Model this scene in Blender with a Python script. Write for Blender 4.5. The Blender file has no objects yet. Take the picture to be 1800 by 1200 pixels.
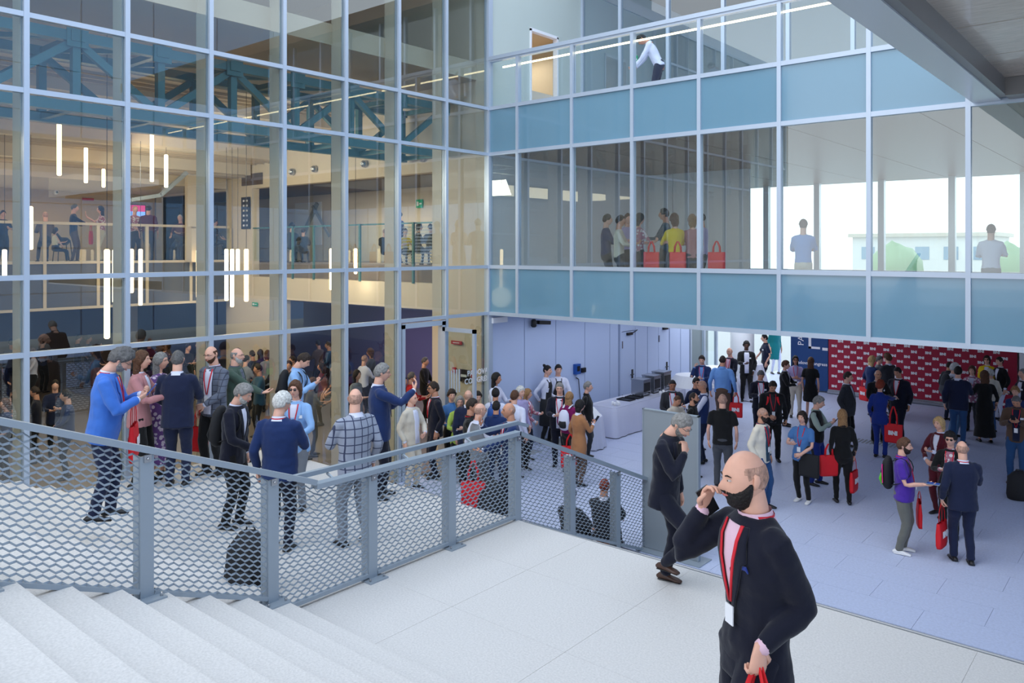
import bpy, math, random
import numpy as np
from mathutils import Vector, Matrix, noise
random.seed(7)
PI = math.pi
scene = bpy.context.scene
COL = scene.collection
# ------------------------------------------------------------------ camera, sky, lights, exposure
# Working coordinates are relative to the eye height; ZC lifts everything so that the plaza is z = 0.
ZC = 4.65
FPX = 1395.0                      # focal length in pixels of the 1800 wide frame
YAW = math.radians(40.2)
cd = bpy.data.cameras.new('camera'); cam = bpy.data.objects.new('camera', cd); COL.objects.link(cam)
cd.sensor_width = 36; cd.lens = FPX / 1800 * 36; cd.shift_y = -160 / 1800; cd.clip_end = 500
cam.location = (0, 0, ZC); cam.rotation_euler = (PI / 2, 0, YAW)
scene.camera = cam
w = bpy.data.worlds.new('sky'); scene.world = w; w.use_nodes = True
nt = w.node_tree; nt.nodes.clear()
wo = nt.nodes.new('ShaderNodeOutputWorld'); bg = nt.nodes.new('ShaderNodeBackground')
tc = nt.nodes.new('ShaderNodeTexCoord'); sp = nt.nodes.new('ShaderNodeSeparateXYZ'); cr = nt.nodes.new('ShaderNodeValToRGB')
cr.color_ramp.elements[0].position = 0.0; cr.color_ramp.elements[0].color = (1.0, 1.0, 1.0, 1)
cr.color_ramp.elements[1].position = 0.7; cr.color_ramp.elements[1].color = (0.68, 0.82, 1.0, 1)
nt.links.new(tc.outputs['Generated'], sp.inputs[0]); nt.links.new(sp.outputs['Z'], cr.inputs[0])
nt.links.new(cr.outputs[0], bg.inputs[0]); bg.inputs[1].default_value = 2.2
nt.links.new(bg.outputs[0], wo.inputs[0])
scene.view_settings.view_transform = 'Standard'; scene.view_settings.look = 'None'
scene.view_settings.gamma = 1; scene.view_settings.use_curve_mapping = False
scene.view_settings.exposure = 0.0
scene.cycles.max_bounces = 10; scene.cycles.transparent_max_bounces = 16; scene.cycles.glossy_bounces = 5
scene.cycles.use_denoising = True; scene.cycles.sample_clamp_indirect = 6
def sun(name, rot, e, ang, col):
    l = bpy.data.lights.new(name, 'SUN'); l.energy = e; l.angle = math.radians(ang); l.color = col
    o = bpy.data.objects.new(name, l); o.rotation_euler = rot; o.location = (0, 0, 20); COL.objects.link(o)
sun('sun', (math.radians(28), math.radians(-14), 0), 0.7, 40, (1, .97, .93))
def area(name, loc, size, e, col, rot=(0, 0, 0)):
    l = bpy.data.lights.new(name, 'AREA'); l.shape = 'RECTANGLE'; l.size, l.size_y = size; l.energy = e; l.color = col
    o = bpy.data.objects.new(name, l); o.location = (loc[0], loc[1], loc[2] + ZC); o.rotation_euler = rot; COL.objects.link(o)
WARM = (1, .78, .52)
area('hall_light', (-16.5, 6, 1.9), (3, 9), 380, WARM)
area('hall_wall_fill', (-18, 8.6, 1.9), (5, .5), 230, (1, .86, .66), (math.radians(62), 0, 0))  # added fill lamp without a fitting, brightens the cross wall
area('gallery_light', (-25.5, 6, 1.7), (3, 12), 130, WARM)
area('lower_hall_light', (-25, 6, -1.7), (4, 12), 60, (1, .8, .6))
area('corridor_light', (-17.5, 15.6, 1.6), (8, 1.5), 170, (1, .86, .7))
area('lower_corridor_light', (-17.5, 16, -1.8), (8, 2), 90, (.75, .75, 1))
area('level_one_light', (-7, 17, 2.05), (8, 4), 45, (1, .93, .85))
area('lobby_light', (-10, 17, -1.6), (3, 6), 70, (.8, .88, 1))
area('lobby_light', (-10, 23, -1.6), (4, 3), 90, (.86, .92, 1))
area('terrace_light', (-13.5, 16, 5.2), (1, 1), 28, (1, .86, .68))

# ------------------------------------------------------------------ geometry of the frame
CY, SY = math.cos(YAW), math.sin(YAW)
def dirv(px):
    l = (px - 900) / FPX
    return (-SY + CY * l, CY + SY * l)
def at_depth(px, py, d):
    v = dirv(px); return Vector((v[0] * d, v[1] * d, (440 - py) * d / FPX))
def on_x(px, py, X): return at_depth(px, py, X / dirv(px)[0])
def on_y(px, py, Y): return at_depth(px, py, Y / dirv(px)[1])
def on_z(px, py, Z): return at_depth(px, py, Z * FPX / (440 - py))
XL, YR = -12.02, 13.4             # planes of the left and of the back facade
LAND, PLAZA = -3.4, -4.65
RIS, TRD = .145, .37
def ground(x, y):
    if y < 4.28:
        n = int((4.28 - y) // TRD) + 1
        return LAND + min(n, 12) * RIS
    if y < 7.7: return LAND
    n = int((y - 7.7) // .36) + 1
    return LAND - n * (1.25 / 8) if n < 8 else PLAZA

# ------------------------------------------------------------------ materials
_mats = {}
def lin(c):
    c = c / 255.
    return c / 12.92 if c <= .04045 else ((c + .055) / 1.055) ** 2.4
def rgb(r, g, b): return (lin(r), lin(g), lin(b), 1)
def mat(key, col, rough=.6, metal=0., spec=.5, noise_s=0, noise_a=.0, bump=0., bscale=60., coat=0., emit=0., grain=None):
    if key in _mats: return _mats[key]
    m = bpy.data.materials.new(key); m.use_nodes = True; n = m.node_tree; b = n.nodes['Principled BSDF']
    c = rgb(*col)
    b.inputs['Base Color'].default_value = c; b.inputs['Roughness'].default_value = rough
    b.inputs['Metallic'].default_value = metal; b.inputs['Specular IOR Level'].default_value = spec
    b.inputs['Coat Weight'].default_value = coat
    if emit:
        b.inputs['Emission Color'].default_value = c; b.inputs['Emission Strength'].default_value = emit
    if noise_a or bump:
        t = n.nodes.new('ShaderNodeTexCoord')
    if noise_a:
        x = n.nodes.new('ShaderNodeTexNoise'); x.inputs['Scale'].default_value = noise_s; x.inputs['Detail'].default_value = 5
        if grain:
            mp = n.nodes.new('ShaderNodeMapping'); mp.inputs['Scale'].default_value = grain
            n.links.new(t.outputs['Object'], mp.inputs[0]); n.links.new(mp.outputs[0], x.inputs[0])
        else: n.links.new(t.outputs['Object'], x.inputs[0])
        r = n.nodes.new('ShaderNodeValToRGB')
        r.color_ramp.elements[0].position = .3; r.color_ramp.elements[1].position = .7
        r.color_ramp.elements[0].color = [max(0, v * (1 - noise_a)) for v in c[:3]] + [1]
        r.color_ramp.elements[1].color = [min(1, v * (1 + noise_a)) for v in c[:3]] + [1]
        n.links.new(x.outputs[0], r.inputs[0]); n.links.new(r.outputs[0], b.inputs['Base Color'])
    if bump:
        x = n.nodes.new('ShaderNodeTexNoise'); x.inputs['Scale'].default_value = bscale; x.inputs['Detail'].default_value = 4
        n.links.new(t.outputs['Object'], x.inputs[0]); u = n.nodes.new('ShaderNodeBump'); u.inputs['Strength'].default_value = bump
        u.inputs['Distance'].default_value = .02
        n.links.new(x.outputs[0], u.inputs['Height']); n.links.new(u.outputs[0], b.inputs['Normal'])
    m.diffuse_color = c; _mats[key] = m
    return m
def glass(key, tint, ior=1.5, boost=0.):
    if key in _mats: return _mats[key]
    m = bpy.data.materials.new(key); m.use_nodes = True; n = m.node_tree; n.nodes.clear()
    o = n.nodes.new('ShaderNodeOutputMaterial'); mx = n.nodes.new('ShaderNodeMixShader')
    t = n.nodes.new('ShaderNodeBsdfTransparent'); g = n.nodes.new('ShaderNodeBsdfGlossy'); f = n.nodes.new('ShaderNodeFresnel')
    t.inputs[0].default_value = (*tint, 1); g.inputs['Roughness'].default_value = .0; g.inputs[0].default_value = (.92, .97, 1, 1)
    f.inputs[0].default_value = ior
    a = n.nodes.new('ShaderNodeMath'); a.operation = 'ADD'; a.inputs[1].default_value = boost; a.use_clamp = True
    gm = n.nodes.new('ShaderNodeNewGeometry'); iv = n.nodes.new('ShaderNodeMath'); iv.operation = 'SUBTRACT'; iv.inputs[0].default_value = 1
    mu = n.nodes.new('ShaderNodeMath'); mu.operation = 'MULTIPLY'      # a pane reflects once, on the face the ray enters
    n.links.new(gm.outputs['Backfacing'], iv.inputs[1]); n.links.new(f.outputs[0], a.inputs[0])
    n.links.new(a.outputs[0], mu.inputs[0]); n.links.new(iv.outputs[0], mu.inputs[1]); n.links.new(mu.outputs[0], mx.inputs[0])
    n.links.new(t.outputs[0], mx.inputs[1]); n.links.new(g.outputs[0], mx.inputs[2]); n.links.new(mx.outputs[0], o.inputs[0])
    _mats[key] = m
    return m
def M(name): return _mats[name]
mat('frame', (186, 198, 214), .35, .3)
mat('fin', (205, 192, 172), .5)
mat('spandrel', (108, 148, 170), .12, 0, .6, coat=.6)
glass('pane', (.86, .92, .93), 1.5, .09)
glass('pane_clear', (.93, .97, .97), 1.45, .02)
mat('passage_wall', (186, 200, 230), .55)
mat('terrace_wall', (188, 198, 192), .6)
mat('fascia', (84, 86, 94), .4)
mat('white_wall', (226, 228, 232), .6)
mat('cream_wall', (214, 200, 180), .6)
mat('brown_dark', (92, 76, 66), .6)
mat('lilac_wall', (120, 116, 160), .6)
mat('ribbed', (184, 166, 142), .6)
mat('hall_floor', (120, 108, 98), .35)
mat('teal_steel', (78, 124, 128), .4, .2)
mat('terrazzo', (205, 201, 198), .55, noise_s=55, noise_a=.10, bump=.12, bscale=90)
mat('paving', (186, 194, 220), .5, noise_s=30, noise_a=.08, bump=.15, bscale=60)
mat('joint_light', (188, 185, 182), .7)
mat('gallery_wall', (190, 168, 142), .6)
mat('joint', (150, 152, 156), .8)
mat('rail', (158, 168, 178), .45, .35)
mat('steel', (170, 172, 176), .25, .9)
mat('soffit', (214, 198, 182), .25, .35, 1.0, noise_s=6, noise_a=.18, grain=(1, 12, 1), coat=.5)
mat('wood_ceiling', (132, 98, 70), .35, noise_s=5, noise_a=.2, grain=(1, 14, 1))
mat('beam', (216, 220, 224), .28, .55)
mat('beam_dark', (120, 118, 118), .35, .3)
mat('panel_grey', (150, 158, 166), .4, .2)
mat('cloth_white', (216, 218, 236), .8)
mat('black', (18, 18, 22), .4)
mat('black_soft', (24, 24, 28), .8)
mat('banner_red', (158, 4, 50), .6)
mat('banner_blue', (14, 62, 120), .6)
mat('print_white', (236, 232, 236), .6)
mat('white', (235, 236, 240), .5)
mat('lamp_tube', (255, 214, 160), .4, emit=7)
mat('led', (255, 226, 180), .4, emit=6)
mat('screen', (210, 60, 120), .3, emit=1.2)
mat('screen_blue', (130, 170, 240), .3, emit=1.4)
mat('green_sign', (10, 130, 90), .4, emit=.5)
mat('red_sign', (190, 30, 40), .5)
mat('red_bag', (214, 16, 30), .65, bump=.2, bscale=14)
mat('leaf', (138, 166, 120), .6); mat('asphalt', (170, 174, 170), .9); mat('far_wall', (225, 220, 212), .8)
mat('opposite', (150, 184, 222), .3, coat=.3)
mat('yellow', (240, 190, 30), .5)
mat('blue_box', (30, 80, 160), .4)

# ------------------------------------------------------------------ object helpers
class MB:
    def __init__(s): s.v = []; s.f = []; s.mi = []
    def add(s, v, f, mi=0):
        k = len(s.v); s.v.extend([tuple(p) for p in v]); s.f.extend([tuple(i + k for i in q) for q in f]); s.mi.extend([mi] * len(f)); return s
    def box(s, a, b, mi=0):
        x0, y0, z0 = [min(p, q) for p, q in zip(a, b)]; x1, y1, z1 = [max(p, q) for p, q in zip(a, b)]
        return s.add([(x0, y0, z0), (x1, y0, z0), (x1, y1, z0), (x0, y1, z0), (x0, y0, z1), (x1, y0, z1), (x1, y1, z1), (x0, y1, z1)],
                     [(0, 3, 2, 1), (4, 5, 6, 7), (0, 1, 5, 4), (1, 2, 6, 5), (2, 3, 7, 6), (3, 0, 4, 7)], mi)
    def hexa(s, p, mi=0):
        return s.add(p, [(0, 3, 2, 1), (4, 5, 6, 7), (0, 1, 5, 4), (1, 2, 6, 5), (2, 3, 7, 6), (3, 0, 4, 7)], mi)
    def bar(s, p, q, a, b, up=(0, 0, 1), mi=0):
        p, q = Vector(p), Vector(q); t = (q - p).normalized(); u = Vector(up)
        if abs(t.dot(u)) > .98: u = Vector((1, 0, 0))
        r = t.cross(u).normalized(); u = r.cross(t)
        c = [(-1, -1), (1, -1), (1, 1), (-1, 1)]
        v = [p + r * (i * a / 2) + u * (j * b / 2) for i, j in c] + [q + r * (i * a / 2) + u * (j * b / 2) for i, j in c]
        return s.hexa(v, mi)
    def cyl(s, p, q, r0, r1=None, n=12, mi=0):
        return s.add(*tube([Vector(p), Vector(q)], [(r0, r0), (r1 if r1 is not None else r0,) * 2], n), mi)
def mesh(name, mb, mats, smooth=False, bevel=0):
    me = bpy.data.meshes.new(name); me.from_pydata(mb.v, [], mb.f)
    if not isinstance(mats, (list, tuple)): mats = [mats]
    for m in mats: me.materials.append(M(m) if isinstance(m, str) else m)
    if len(mats) > 1: me.polygons.foreach_set('material_index', mb.mi)
    if smooth: me.polygons.foreach_set('use_smooth', [True] * len(mb.f))
    me.update(); return me
def put(name, me, parent=None, loc=(0, 0, 0), rot=None):
    o = bpy.data.objects.new(name, me); o.location = loc
    if rot: o.rotation_euler = rot
    if parent is None: o.location.z += ZC
    else: o.parent = parent
    COL.objects.link(o); return o
def obj(name, mb, mats, parent=None, smooth=False, loc=(0, 0, 0)):
    return put(name, mesh(name, mb, mats, smooth), parent, loc)
def tag(o, label=None, cat=None, group=None, kind=None):
    if label: o['label'] = label
    if cat: o['category'] = cat
    if group: o['group'] = group
    if kind: o['kind'] = kind
    return o
def empty(name, loc=(0, 0, 0), rz=0, **k):
    o = bpy.data.objects.new(name, None); o.empty_display_size = .1
    o.location = (loc[0], loc[1], loc[2] + ZC); o.rotation_euler = (0, 0, rz); COL.objects.link(o)
    return tag(o, **k)
def struct(name, mb=None, mats=None, label=None):
    o = obj(name, mb, mats) if mb else empty(name)
    return tag(o, label=label, kind='structure')
def box(a, b): return MB().box(a, b)
def tube(pts, radii, n=10, ref=(1, 0, 0), cap=True):
    pts = [Vector(p) for p in pts]; ref = Vector(ref); v = []; f = []
    rings = []
    for i, p in enumerate(pts):
        t = (pts[min(i + 1, len(pts) - 1)] - pts[max(i - 1, 0)]).normalized()
        a = ref - t * ref.dot(t)
        if a.length < 1e-3: a = Vector((0, 1, 0)) - t * t.y
        a.normalize(); b = t.cross(a); rings.append((p, a, b, t))
    R = [tuple(r) if isinstance(r, (tuple, list)) else (r, r) for r in radii]
    seq = [(p, a, b, rx, ry) for (p, a, b, t), (rx, ry) in zip(rings, R)]
    if cap:
        p, a, b, t = rings[0]; rx, ry = R[0]; e = min(rx, ry) * .45
        seq.insert(0, (p - t * e, a, b, rx * .6, ry * .6))
        p, a, b, t = rings[-1]; rx, ry = R[-1]; e = min(rx, ry) * .45
        seq.append((p + t * e, a, b, rx * .6, ry * .6))
    for p, a, b, rx, ry in seq:
        for k in range(n):
            w_ = 2 * PI * k / n; v.append(p + a * (math.cos(w_) * rx) + b * (math.sin(w_) * ry))
    m = len(seq)
    for i in range(m - 1):
        for k in range(n):
            k2 = (k + 1) % n; f.append((i * n + k, i * n + k2, (i + 1) * n + k2, (i + 1) * n + k))
    f.append(tuple(range(n - 1, -1, -1))); f.append(tuple((m - 1) * n + k for k in range(n)))
    return v, f
def smooth_path(pts, rad, sub=3):
    """Catmull-Rom through the joints, radii interpolated with them"""
    P = [Vector(p) for p in pts]; R = [r if isinstance(r, tuple) else (r, r) for r in rad]
    op, orr = [], []
    for i in range(len(P) - 1):
        p0, p1, p2, p3 = P[max(i - 1, 0)], P[i], P[i + 1], P[min(i + 2, len(P) - 1)]
        for k in range(sub):
            t = k / sub
            op.append(.5 * ((2 * p1) + (p2 - p0) * t + (2 * p0 - 5 * p1 + 4 * p2 - p3) * t * t + (3 * p1 - p0 - 3 * p2 + p3) * t ** 3))
            orr.append(tuple(R[i][j] * (1 - t) + R[i + 1][j] * t for j in (0, 1)))
    op.append(P[-1]); orr.append(R[-1]); return op, orr
_txt = {}
def text_mesh(s, size, extrude, m, offset=0., shear=0.):
    key = (s, size, extrude, m, offset)
    if key in _txt: return _txt[key]
    c = bpy.data.curves.new('lettering', 'FONT'); c.body = s; c.size = size; c.extrude = extrude; c.offset = offset; c.shear = shear
    c.align_x = 'CENTER'; c.align_y = 'CENTER'; c.resolution_u = 2
    o = bpy.data.objects.new('lettering', c); COL.objects.link(o)
    me = bpy.data.meshes.new_from_object(o.evaluated_get(bpy.context.evaluated_depsgraph_get()))
    bpy.data.objects.remove(o); me.materials.clear(); me.materials.append(M(m)); _txt[key] = me
    return me

# ================================================================== THE SETTING
ROWS_L = [PLAZA, -1.42, -.37, 2.17, 3.20, 5.73, 6.76]
YS = [13.4, 12.02, 10.68, 9.36, 8.02, 6.65, 5.32, 3.97, 2.62, 1.27, -.08, -1.43, -2.78, -4.13]
wl = struct('wall_left')
tag(wl, label='glazed curtain wall of the warm-lit hall along the left side')
for i, y in enumerate(YS):
    obj('mullion', box((XL - .06, y - .035, PLAZA), (XL + .06, y + .035, 6.8)), 'frame', wl)
    obj('fin', box((XL - .36, y - .04, PLAZA), (XL - .075, y + .04, 6.8)), 'fin', wl)
for z in ROWS_L[1:]:
    obj('transom', box((XL - .05, YS[-1], z - .035), (XL + .05, YR - .03, z + .035)), 'frame', wl)
door_bay = 1
for i in range(len(YS) - 1):
    for j in range(len(ROWS_L) - 1):
        if i == 1 and j == 0: continue
        obj('glass_pane', box((XL - .008, YS[i + 1] + .035, ROWS_L[j] + .035), (XL + .008, YS[i] - .035, ROWS_L[j + 1] - .035)), 'pane', wl)
# the open door bay at y 10.68 .. 12.02
d1 = struct('door_1'); tag(d1, label='open glazed entrance door in the left curtain wall')
mb = MB().box((XL - .06, 10.74, PLAZA), (XL + .07, 10.82, -1.5)).box((XL - .06, 11.86, PLAZA), (XL + .07, 11.96, -1.5)).box((XL - .06, 10.74, -1.58), (XL + .07, 11.96, -1.48))
obj('door_frame', mb, 'frame', d1)
dl = obj('door_leaf', MB().box((XL + .07, 11.86, PLAZA + .02), (XL + 1.0, 11.92, PLAZA + .1)).box((XL + .07, 11.86, -1.7), (XL + 1.0, 11.92, -1.62)).box((XL + .07, 11.86, PLAZA + .02), (XL + .15, 11.92, -1.62)).box((XL + .93, 11.86, PLAZA + .02), (XL + 1.0, 11.92, -1.62)), 'frame', d1)
obj('pane', box((XL + .15, 11.885, PLAZA + .1), (XL + .93, 11.895, -1.7)), 'pane_clear', dl)
obj('handle', MB().cyl((XL + .86, 11.83, PLAZA + .8), (XL + .86, 11.83, PLAZA + 1.5), .015), 'steel', dl, True)

# ---- back facade: two storeys of glass and blue spandrels over the open passage
ROWS_B = [-1.42, -.37, 2.17, 3.20, 4.28]
XS = [-12.02, -11.14, -9.67, -8.22, -6.79, -5.29, -3.83, -2.43, -1.0, .43, 1.86, 3.3]
wb = struct('wall_back'); tag(wb, label='facade of blue panels and glazing bands above the passage')
for x in XS:
    obj('mullion', box((x - .035, YR - .06, -1.46), (x + .035, YR + .06, 4.28)), 'frame', wb)
for z in ROWS_B:
    obj('transom', box((XL + .05, YR - .055, z - .04), (XS[-1], YR + .05, z + .04)), 'frame', wb)
obj('corner_post', box((XL - .07, YR - .07, PLAZA), (XL + .07, YR + .07, 6.8)), 'frame', wb)
for i in range(len(XS) - 1):
    for j in range(4):
        a, b = XS[i] + .035, XS[i + 1] - .035
        if j in (0, 2):
            obj('spandrel_panel', box((a, YR - .02, ROWS_B[j] + .04), (b, YR + .03, ROWS_B[j + 1] - .04)), 'spandrel', wb)
        else:
            obj('glass_pane', box((a, YR - .008, ROWS_B[j] + .04), (b, YR + .008, ROWS_B[j + 1] - .04)), 'pane' if j == 1 else 'pane_clear', wb)
obj('parapet_cap', box((XL, YR - .08, 4.28), (XS[-1], YR + .12, 4.36)), 'frame', wb)
obj('light_strip', box((XL + .3, YR + .14, 4.12), (XS[-1], YR + .17, 4.15)), 'led', wb)

# ---- floors
fl = struct('floor'); tag(fl, label='pale paved plaza and passage floor')
obj('floor_bed', box((-12.0, 10.2, PLAZA - .3), (14, 34, PLAZA - .012)), 'joint', fl)
slab = mesh('paving_slab', MB().box((.002, .002, -.05), (1.348, .648, 0)), 'paving')
n = 0
for r in range(24):
    for c in range(12):
        x = -12 + c * 1.35 + (.675 if r % 2 else 0)
        put('paving_slab', slab, fl, (x, 10.62 + r * .65, PLAZA - ZC + ZC)); n += 1
obj('paving_beyond', MB().box((-12, 26.23, PLAZA - .05), (14, 34, PLAZA)).box((4.9, 10.6, PLAZA - .05), (14, 26.22, PLAZA)), 'paving', fl)
ld = struct('floor_landing'); tag(ld, label='pale terrazzo landing between the two stair flights')
obj('landing_bed', box((-12.0, 4.28, PLAZA), (8, 7.7, LAND - .006)), 'joint_light', ld)
ls = mesh('landing_slab', MB().box((.0012, .0012, -.06), (1.3328, 1.1388, 0)), 'terrazzo')
for r in range(3):
    for c in range(15):
        put('landing_slab', ls, ld, (-12 + c * 1.334, 4.28 + r * 1.14, LAND))
st = struct('trim_1'); tag(st, label='wide pale terrazzo flight climbing from the landing')
for k in range(12):
    y1 = 4.28 - k * TRD
    z1 = LAND + (k + 1) * RIS
    y0 = y1 - TRD if k < 11 else y1 - 5
    obj('step', box((-12, y0 - (.02 if k < 11 else 0), z1 - RIS - .05), (8, y1, z1)), 'terrazzo', st)
st2 = struct('trim_2'); tag(st2, label='pale terrazzo flight descending from the landing to the plaza')
for k in range(7):
    z1 = LAND - (k + 1) * 1.25 / 8
    obj('step', box((-12, 7.7 + k * .36, PLAZA - .02), (8, 7.7 + (k + 1) * .36, z1)), 'terrazzo', st2)
obj('nosing_strip', box((-6.3, 7.69, LAND - .04), (8, 7.715, LAND)), 'joint', st2)
mb = MB()
for i in range(14):
    for j in range(5):
        p = on_z(1500, 776, PLAZA); mb.box((p.x + i * .09, p.y + j * .09, PLAZA), (p.x + i * .09 + .045, p.y + j * .09 + .045, PLAZA + .008))
obj('tactile_strip', mb, 'joint', fl)['kind'] = 'stuff'

# ---- passage under the back facade: white panelled wall, doors, ceiling
w2 = struct('wall_passage'); tag(w2, label='white panelled wall along the left of the passage')
edges = [on_x(p, 600, XL).y for p in (863, 922, 977, 1028, 1072, 1087)]
segs = list(zip(edges[:-1], edges[1:]))
for a, b in segs:
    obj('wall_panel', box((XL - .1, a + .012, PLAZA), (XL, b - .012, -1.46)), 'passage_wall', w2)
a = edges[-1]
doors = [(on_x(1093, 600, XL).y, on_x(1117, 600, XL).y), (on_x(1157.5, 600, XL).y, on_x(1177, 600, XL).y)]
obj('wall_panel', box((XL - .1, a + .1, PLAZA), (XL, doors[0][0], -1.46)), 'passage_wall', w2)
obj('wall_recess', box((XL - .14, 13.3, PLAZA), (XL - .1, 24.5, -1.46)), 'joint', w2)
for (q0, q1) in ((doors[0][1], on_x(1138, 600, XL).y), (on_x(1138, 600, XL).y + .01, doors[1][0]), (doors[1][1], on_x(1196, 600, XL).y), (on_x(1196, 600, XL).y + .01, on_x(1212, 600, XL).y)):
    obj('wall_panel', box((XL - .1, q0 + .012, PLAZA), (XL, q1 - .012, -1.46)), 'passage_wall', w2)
for k, (y0, y1) in enumerate(doors):
    d = struct('door_%d' % (k + 2)); tag(d, label='white service door in the passage wall, %s' % ('nearer one behind the steel urns' if k == 0 else 'farther one beside the round tables'))
    ztop = PLAZA + 2.35
    obj('door_leaf', box((XL - .07, y0 + .02, PLAZA + .01), (XL - .01, y1 - .02, ztop)), 'passage_wall', d)
    obj('lintel', box((XL - .1, y0, ztop + .02), (XL, y1, -1.46)), 'passage_wall', d)
    obj('door_closer', MB().box((XL - .01, y0 + .25, ztop - .1), (XL + .06, y0 + .5, ztop - .03)).bar((XL + .05, y0 + .5, ztop - .05), (XL + .05, y0 + .75, ztop + .02), .02, .02), 'black', d)
    obj('handle', MB().box((XL - .01, y1 - .2, PLAZA + 1.0), (XL + .01, y1 - .13, PLAZA + 1.25)).bar((XL + .05, y1 - .17, PLAZA + 1.12), (XL + .05, y1 - .34, PLAZA + 1.12), .025, .02), 'black', d)
    for zz in (.4, 1.9):
        obj('hinge', box((XL - .01, y0 + .0, PLAZA + zz), (XL + .02, y0 + .035, PLAZA + zz + .2)), 'steel', d)
# glass end of the passage
yw = on_x(1213, 600, XL).y
wd = struct('window_1'); tag(wd, label='tall glazed end of the white passage wall')
for q in (yw + .05, yw + 1.0, yw + 1.9):
    obj('window_frame', box((XL - .08, q - .04, PLAZA), (XL + .02, q + .04, -1.46)), 'frame', wd)
obj('pane', box((XL - .04, yw + .09, PLAZA), (XL - .02, yw + 1.86, -1.46)), 'pane_clear', wd)
cs = struct('ceiling'); obj('ceiling_slab', box((-12, YR + .08, -1.46), (14, 26.8, -1.1)), 'white_wall', cs); tag(cs, label='white soffit over the passage')
YB = 26.4
x0, x1 = on_y(1310, 600, YB).x, on_y(1388, 600, YB).x
wf = struct('wall_far'); tag(wf, label='far wall at the end of the passage')
obj('wall_panel', box((-12.1, YB + .3, PLAZA), (x0, YB + .5, -1.1)), 'white_wall', wf)
obj('wall_panel', box((x1 + .1, YB + .3, PLAZA), (14, YB + .5, -1.1)), 'white_wall', wf)
d4 = struct('door_4'); tag(d4, label='wide bright doorway to the street at the far end')
obj('door_frame', MB().box((x0 - .06, YB + .25, PLAZA), (x0 + .04, YB + .55, -1.2)).box((x1 + .0, YB + .25, PLAZA), (x1 + .1, YB + .55, -1.2)), 'frame', d4)
p = on_z(1283, 700, PLAZA)
tag(obj('round_column', MB().cyl((-11.1, 24.9, PLAZA), (-11.1, 24.9, -1.46), .38, n=28), 'white_wall', None, True), 'thick white round column at the end of the passage wall', 'column')

# ---- level one room behind the glass band
r1 = struct('floor_upper'); obj('floor_slab', box((-12, YR + .08, -1.4), (14, 27, -1.05)), 'white_wall', r1); tag(r1, label='pale floor of the upper glazed room')
c1 = struct('ceiling_upper'); tag(c1, label='wood boarded ceiling of the upper glazed room')
for k in range(11):
    obj('ceiling_board', box((-12 + k * 2.2, YR + .08, 2.2), (-12 + k * 2.2 + 2.18, 27, 2.3)), 'wood_ceiling', c1)
obj('terrace_slab', box((-12, YR + .08, 2.32), (14, 27, 3.18)), 'white_wall', c1)
w3 = struct('wall_partition'); tag(w3, label='white partition inside the upper glazed room')
for a, b in ((-12, -11.2), (-11.18, -10.4), (-10.38, -9.6), (-9.58, -8.9)):
    obj('wall_panel', box((a, 20.4, -1.05), (b, 20.5, 2.2)), 'white_wall', w3)
obj('side_panel', box((-12.1, 13.5, -1.05), (-12.02, 27, 2.2)), 'white_wall', w3)
w4 = struct('window_2'); tag(w4, label='far window band of the upper room against the bright sky')
xs = [on_y(p, 400, YB).x for p in (1290, 1348, 1437, 1550, 1674, 1800, 1900)]
for x in xs:
    obj('window_post', box((x - .09, YB - .1, -1.05), (x + .09, YB + .1, 2.2)), 'beam', w4)
obj('window_rail', box((-12, YB - .05, -1.05), (14, YB + .05, -.62)), 'beam', w4)
for a, b in zip(xs[:-1], xs[1:]):
    obj('pane', box((a + .09, YB - .01, -.6), (b - .09, YB + .01, 2.2)), 'pane_clear', w4)

# ---- terrace storey above
w5 = struct('wall_terrace'); tag(w5, label='tall white wall beside the roof terrace')
yd0, yd1 = on_x(931, 80, XL).y, on_x(980, 80, XL).y
Y2 = on_x(1023, 80, XL).y
obj('wall_face', box((XL - .15, YR + .07, 2.2), (XL, yd0, 9)), 'terrace_wall', w5)
obj('wall_face', box((XL - .15, yd0, 5.35), (XL, yd1, 9)), 'terrace_wall', w5)
obj('wall_face', box((XL - .15, yd1, 2.2), (XL, Y2, 9)), 'terrace_wall', w5)
d5 = struct('door_5'); tag(d5, label='warm-lit doorway in the white terrace wall')
obj('door_frame', MB().box((XL - .1, yd0, 3.2), (XL + .03, yd0 + .05, 5.35)).box((XL - .1, yd1 - .05, 3.2), (XL + .03, yd1, 5.35)).box((XL - .1, yd0, 5.3), (XL + .03, yd1, 5.37)), 'white', d5)
obj('room_back', MB().box((-15, yd0 - .6, 3.1), (-14.9, yd1 + 1, 5.6)).box((-15, yd1 + .9, 3.1), (XL - .15, yd1 + 1, 5.6)).box((-15, yd0 - .7, 3.1), (XL - .15, yd0 - .6, 5.6)).box((-15, yd0 - .7, 5.5), (XL - .15, yd1 + 1, 5.6)).box((-15, yd0 - .7, 3.1), (XL - .15, yd1 + 1, 3.18)), 'cream_wall', d5)
w6 = struct('window_3'); tag(w6, label='glazed wall of the storey behind the roof terrace')
xs = [-12.0] + [on_y(p, 20, Y2).x for p in (1091, 1175, 1272, 1386, 1500)] + [-4, -2.4, -.8, .8, 2.4]
for x in xs:
    obj('window_post', box((x - .04, Y2 - .06, 3.2), (x + .04, Y2 + .06, 7.4)), 'frame', w6)
for a, b in zip(xs[:-1], xs[1:]):
    obj('pane', box((a + .04, Y2 - .01, 3.2), (b - .04, Y2 + .01, 7.4)), 'pane', w6)
obj('room_back', MB().box((-12.2, 23, 3.2), (14, 23.1, 7.4)).box((-12.2, Y2, 3.2), (-12.05, 23, 7.4)), 'white_wall', w6)
rf = struct('ceiling_roof'); tag(rf, label='wood lined roof soffit over the terrace storey')
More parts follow.
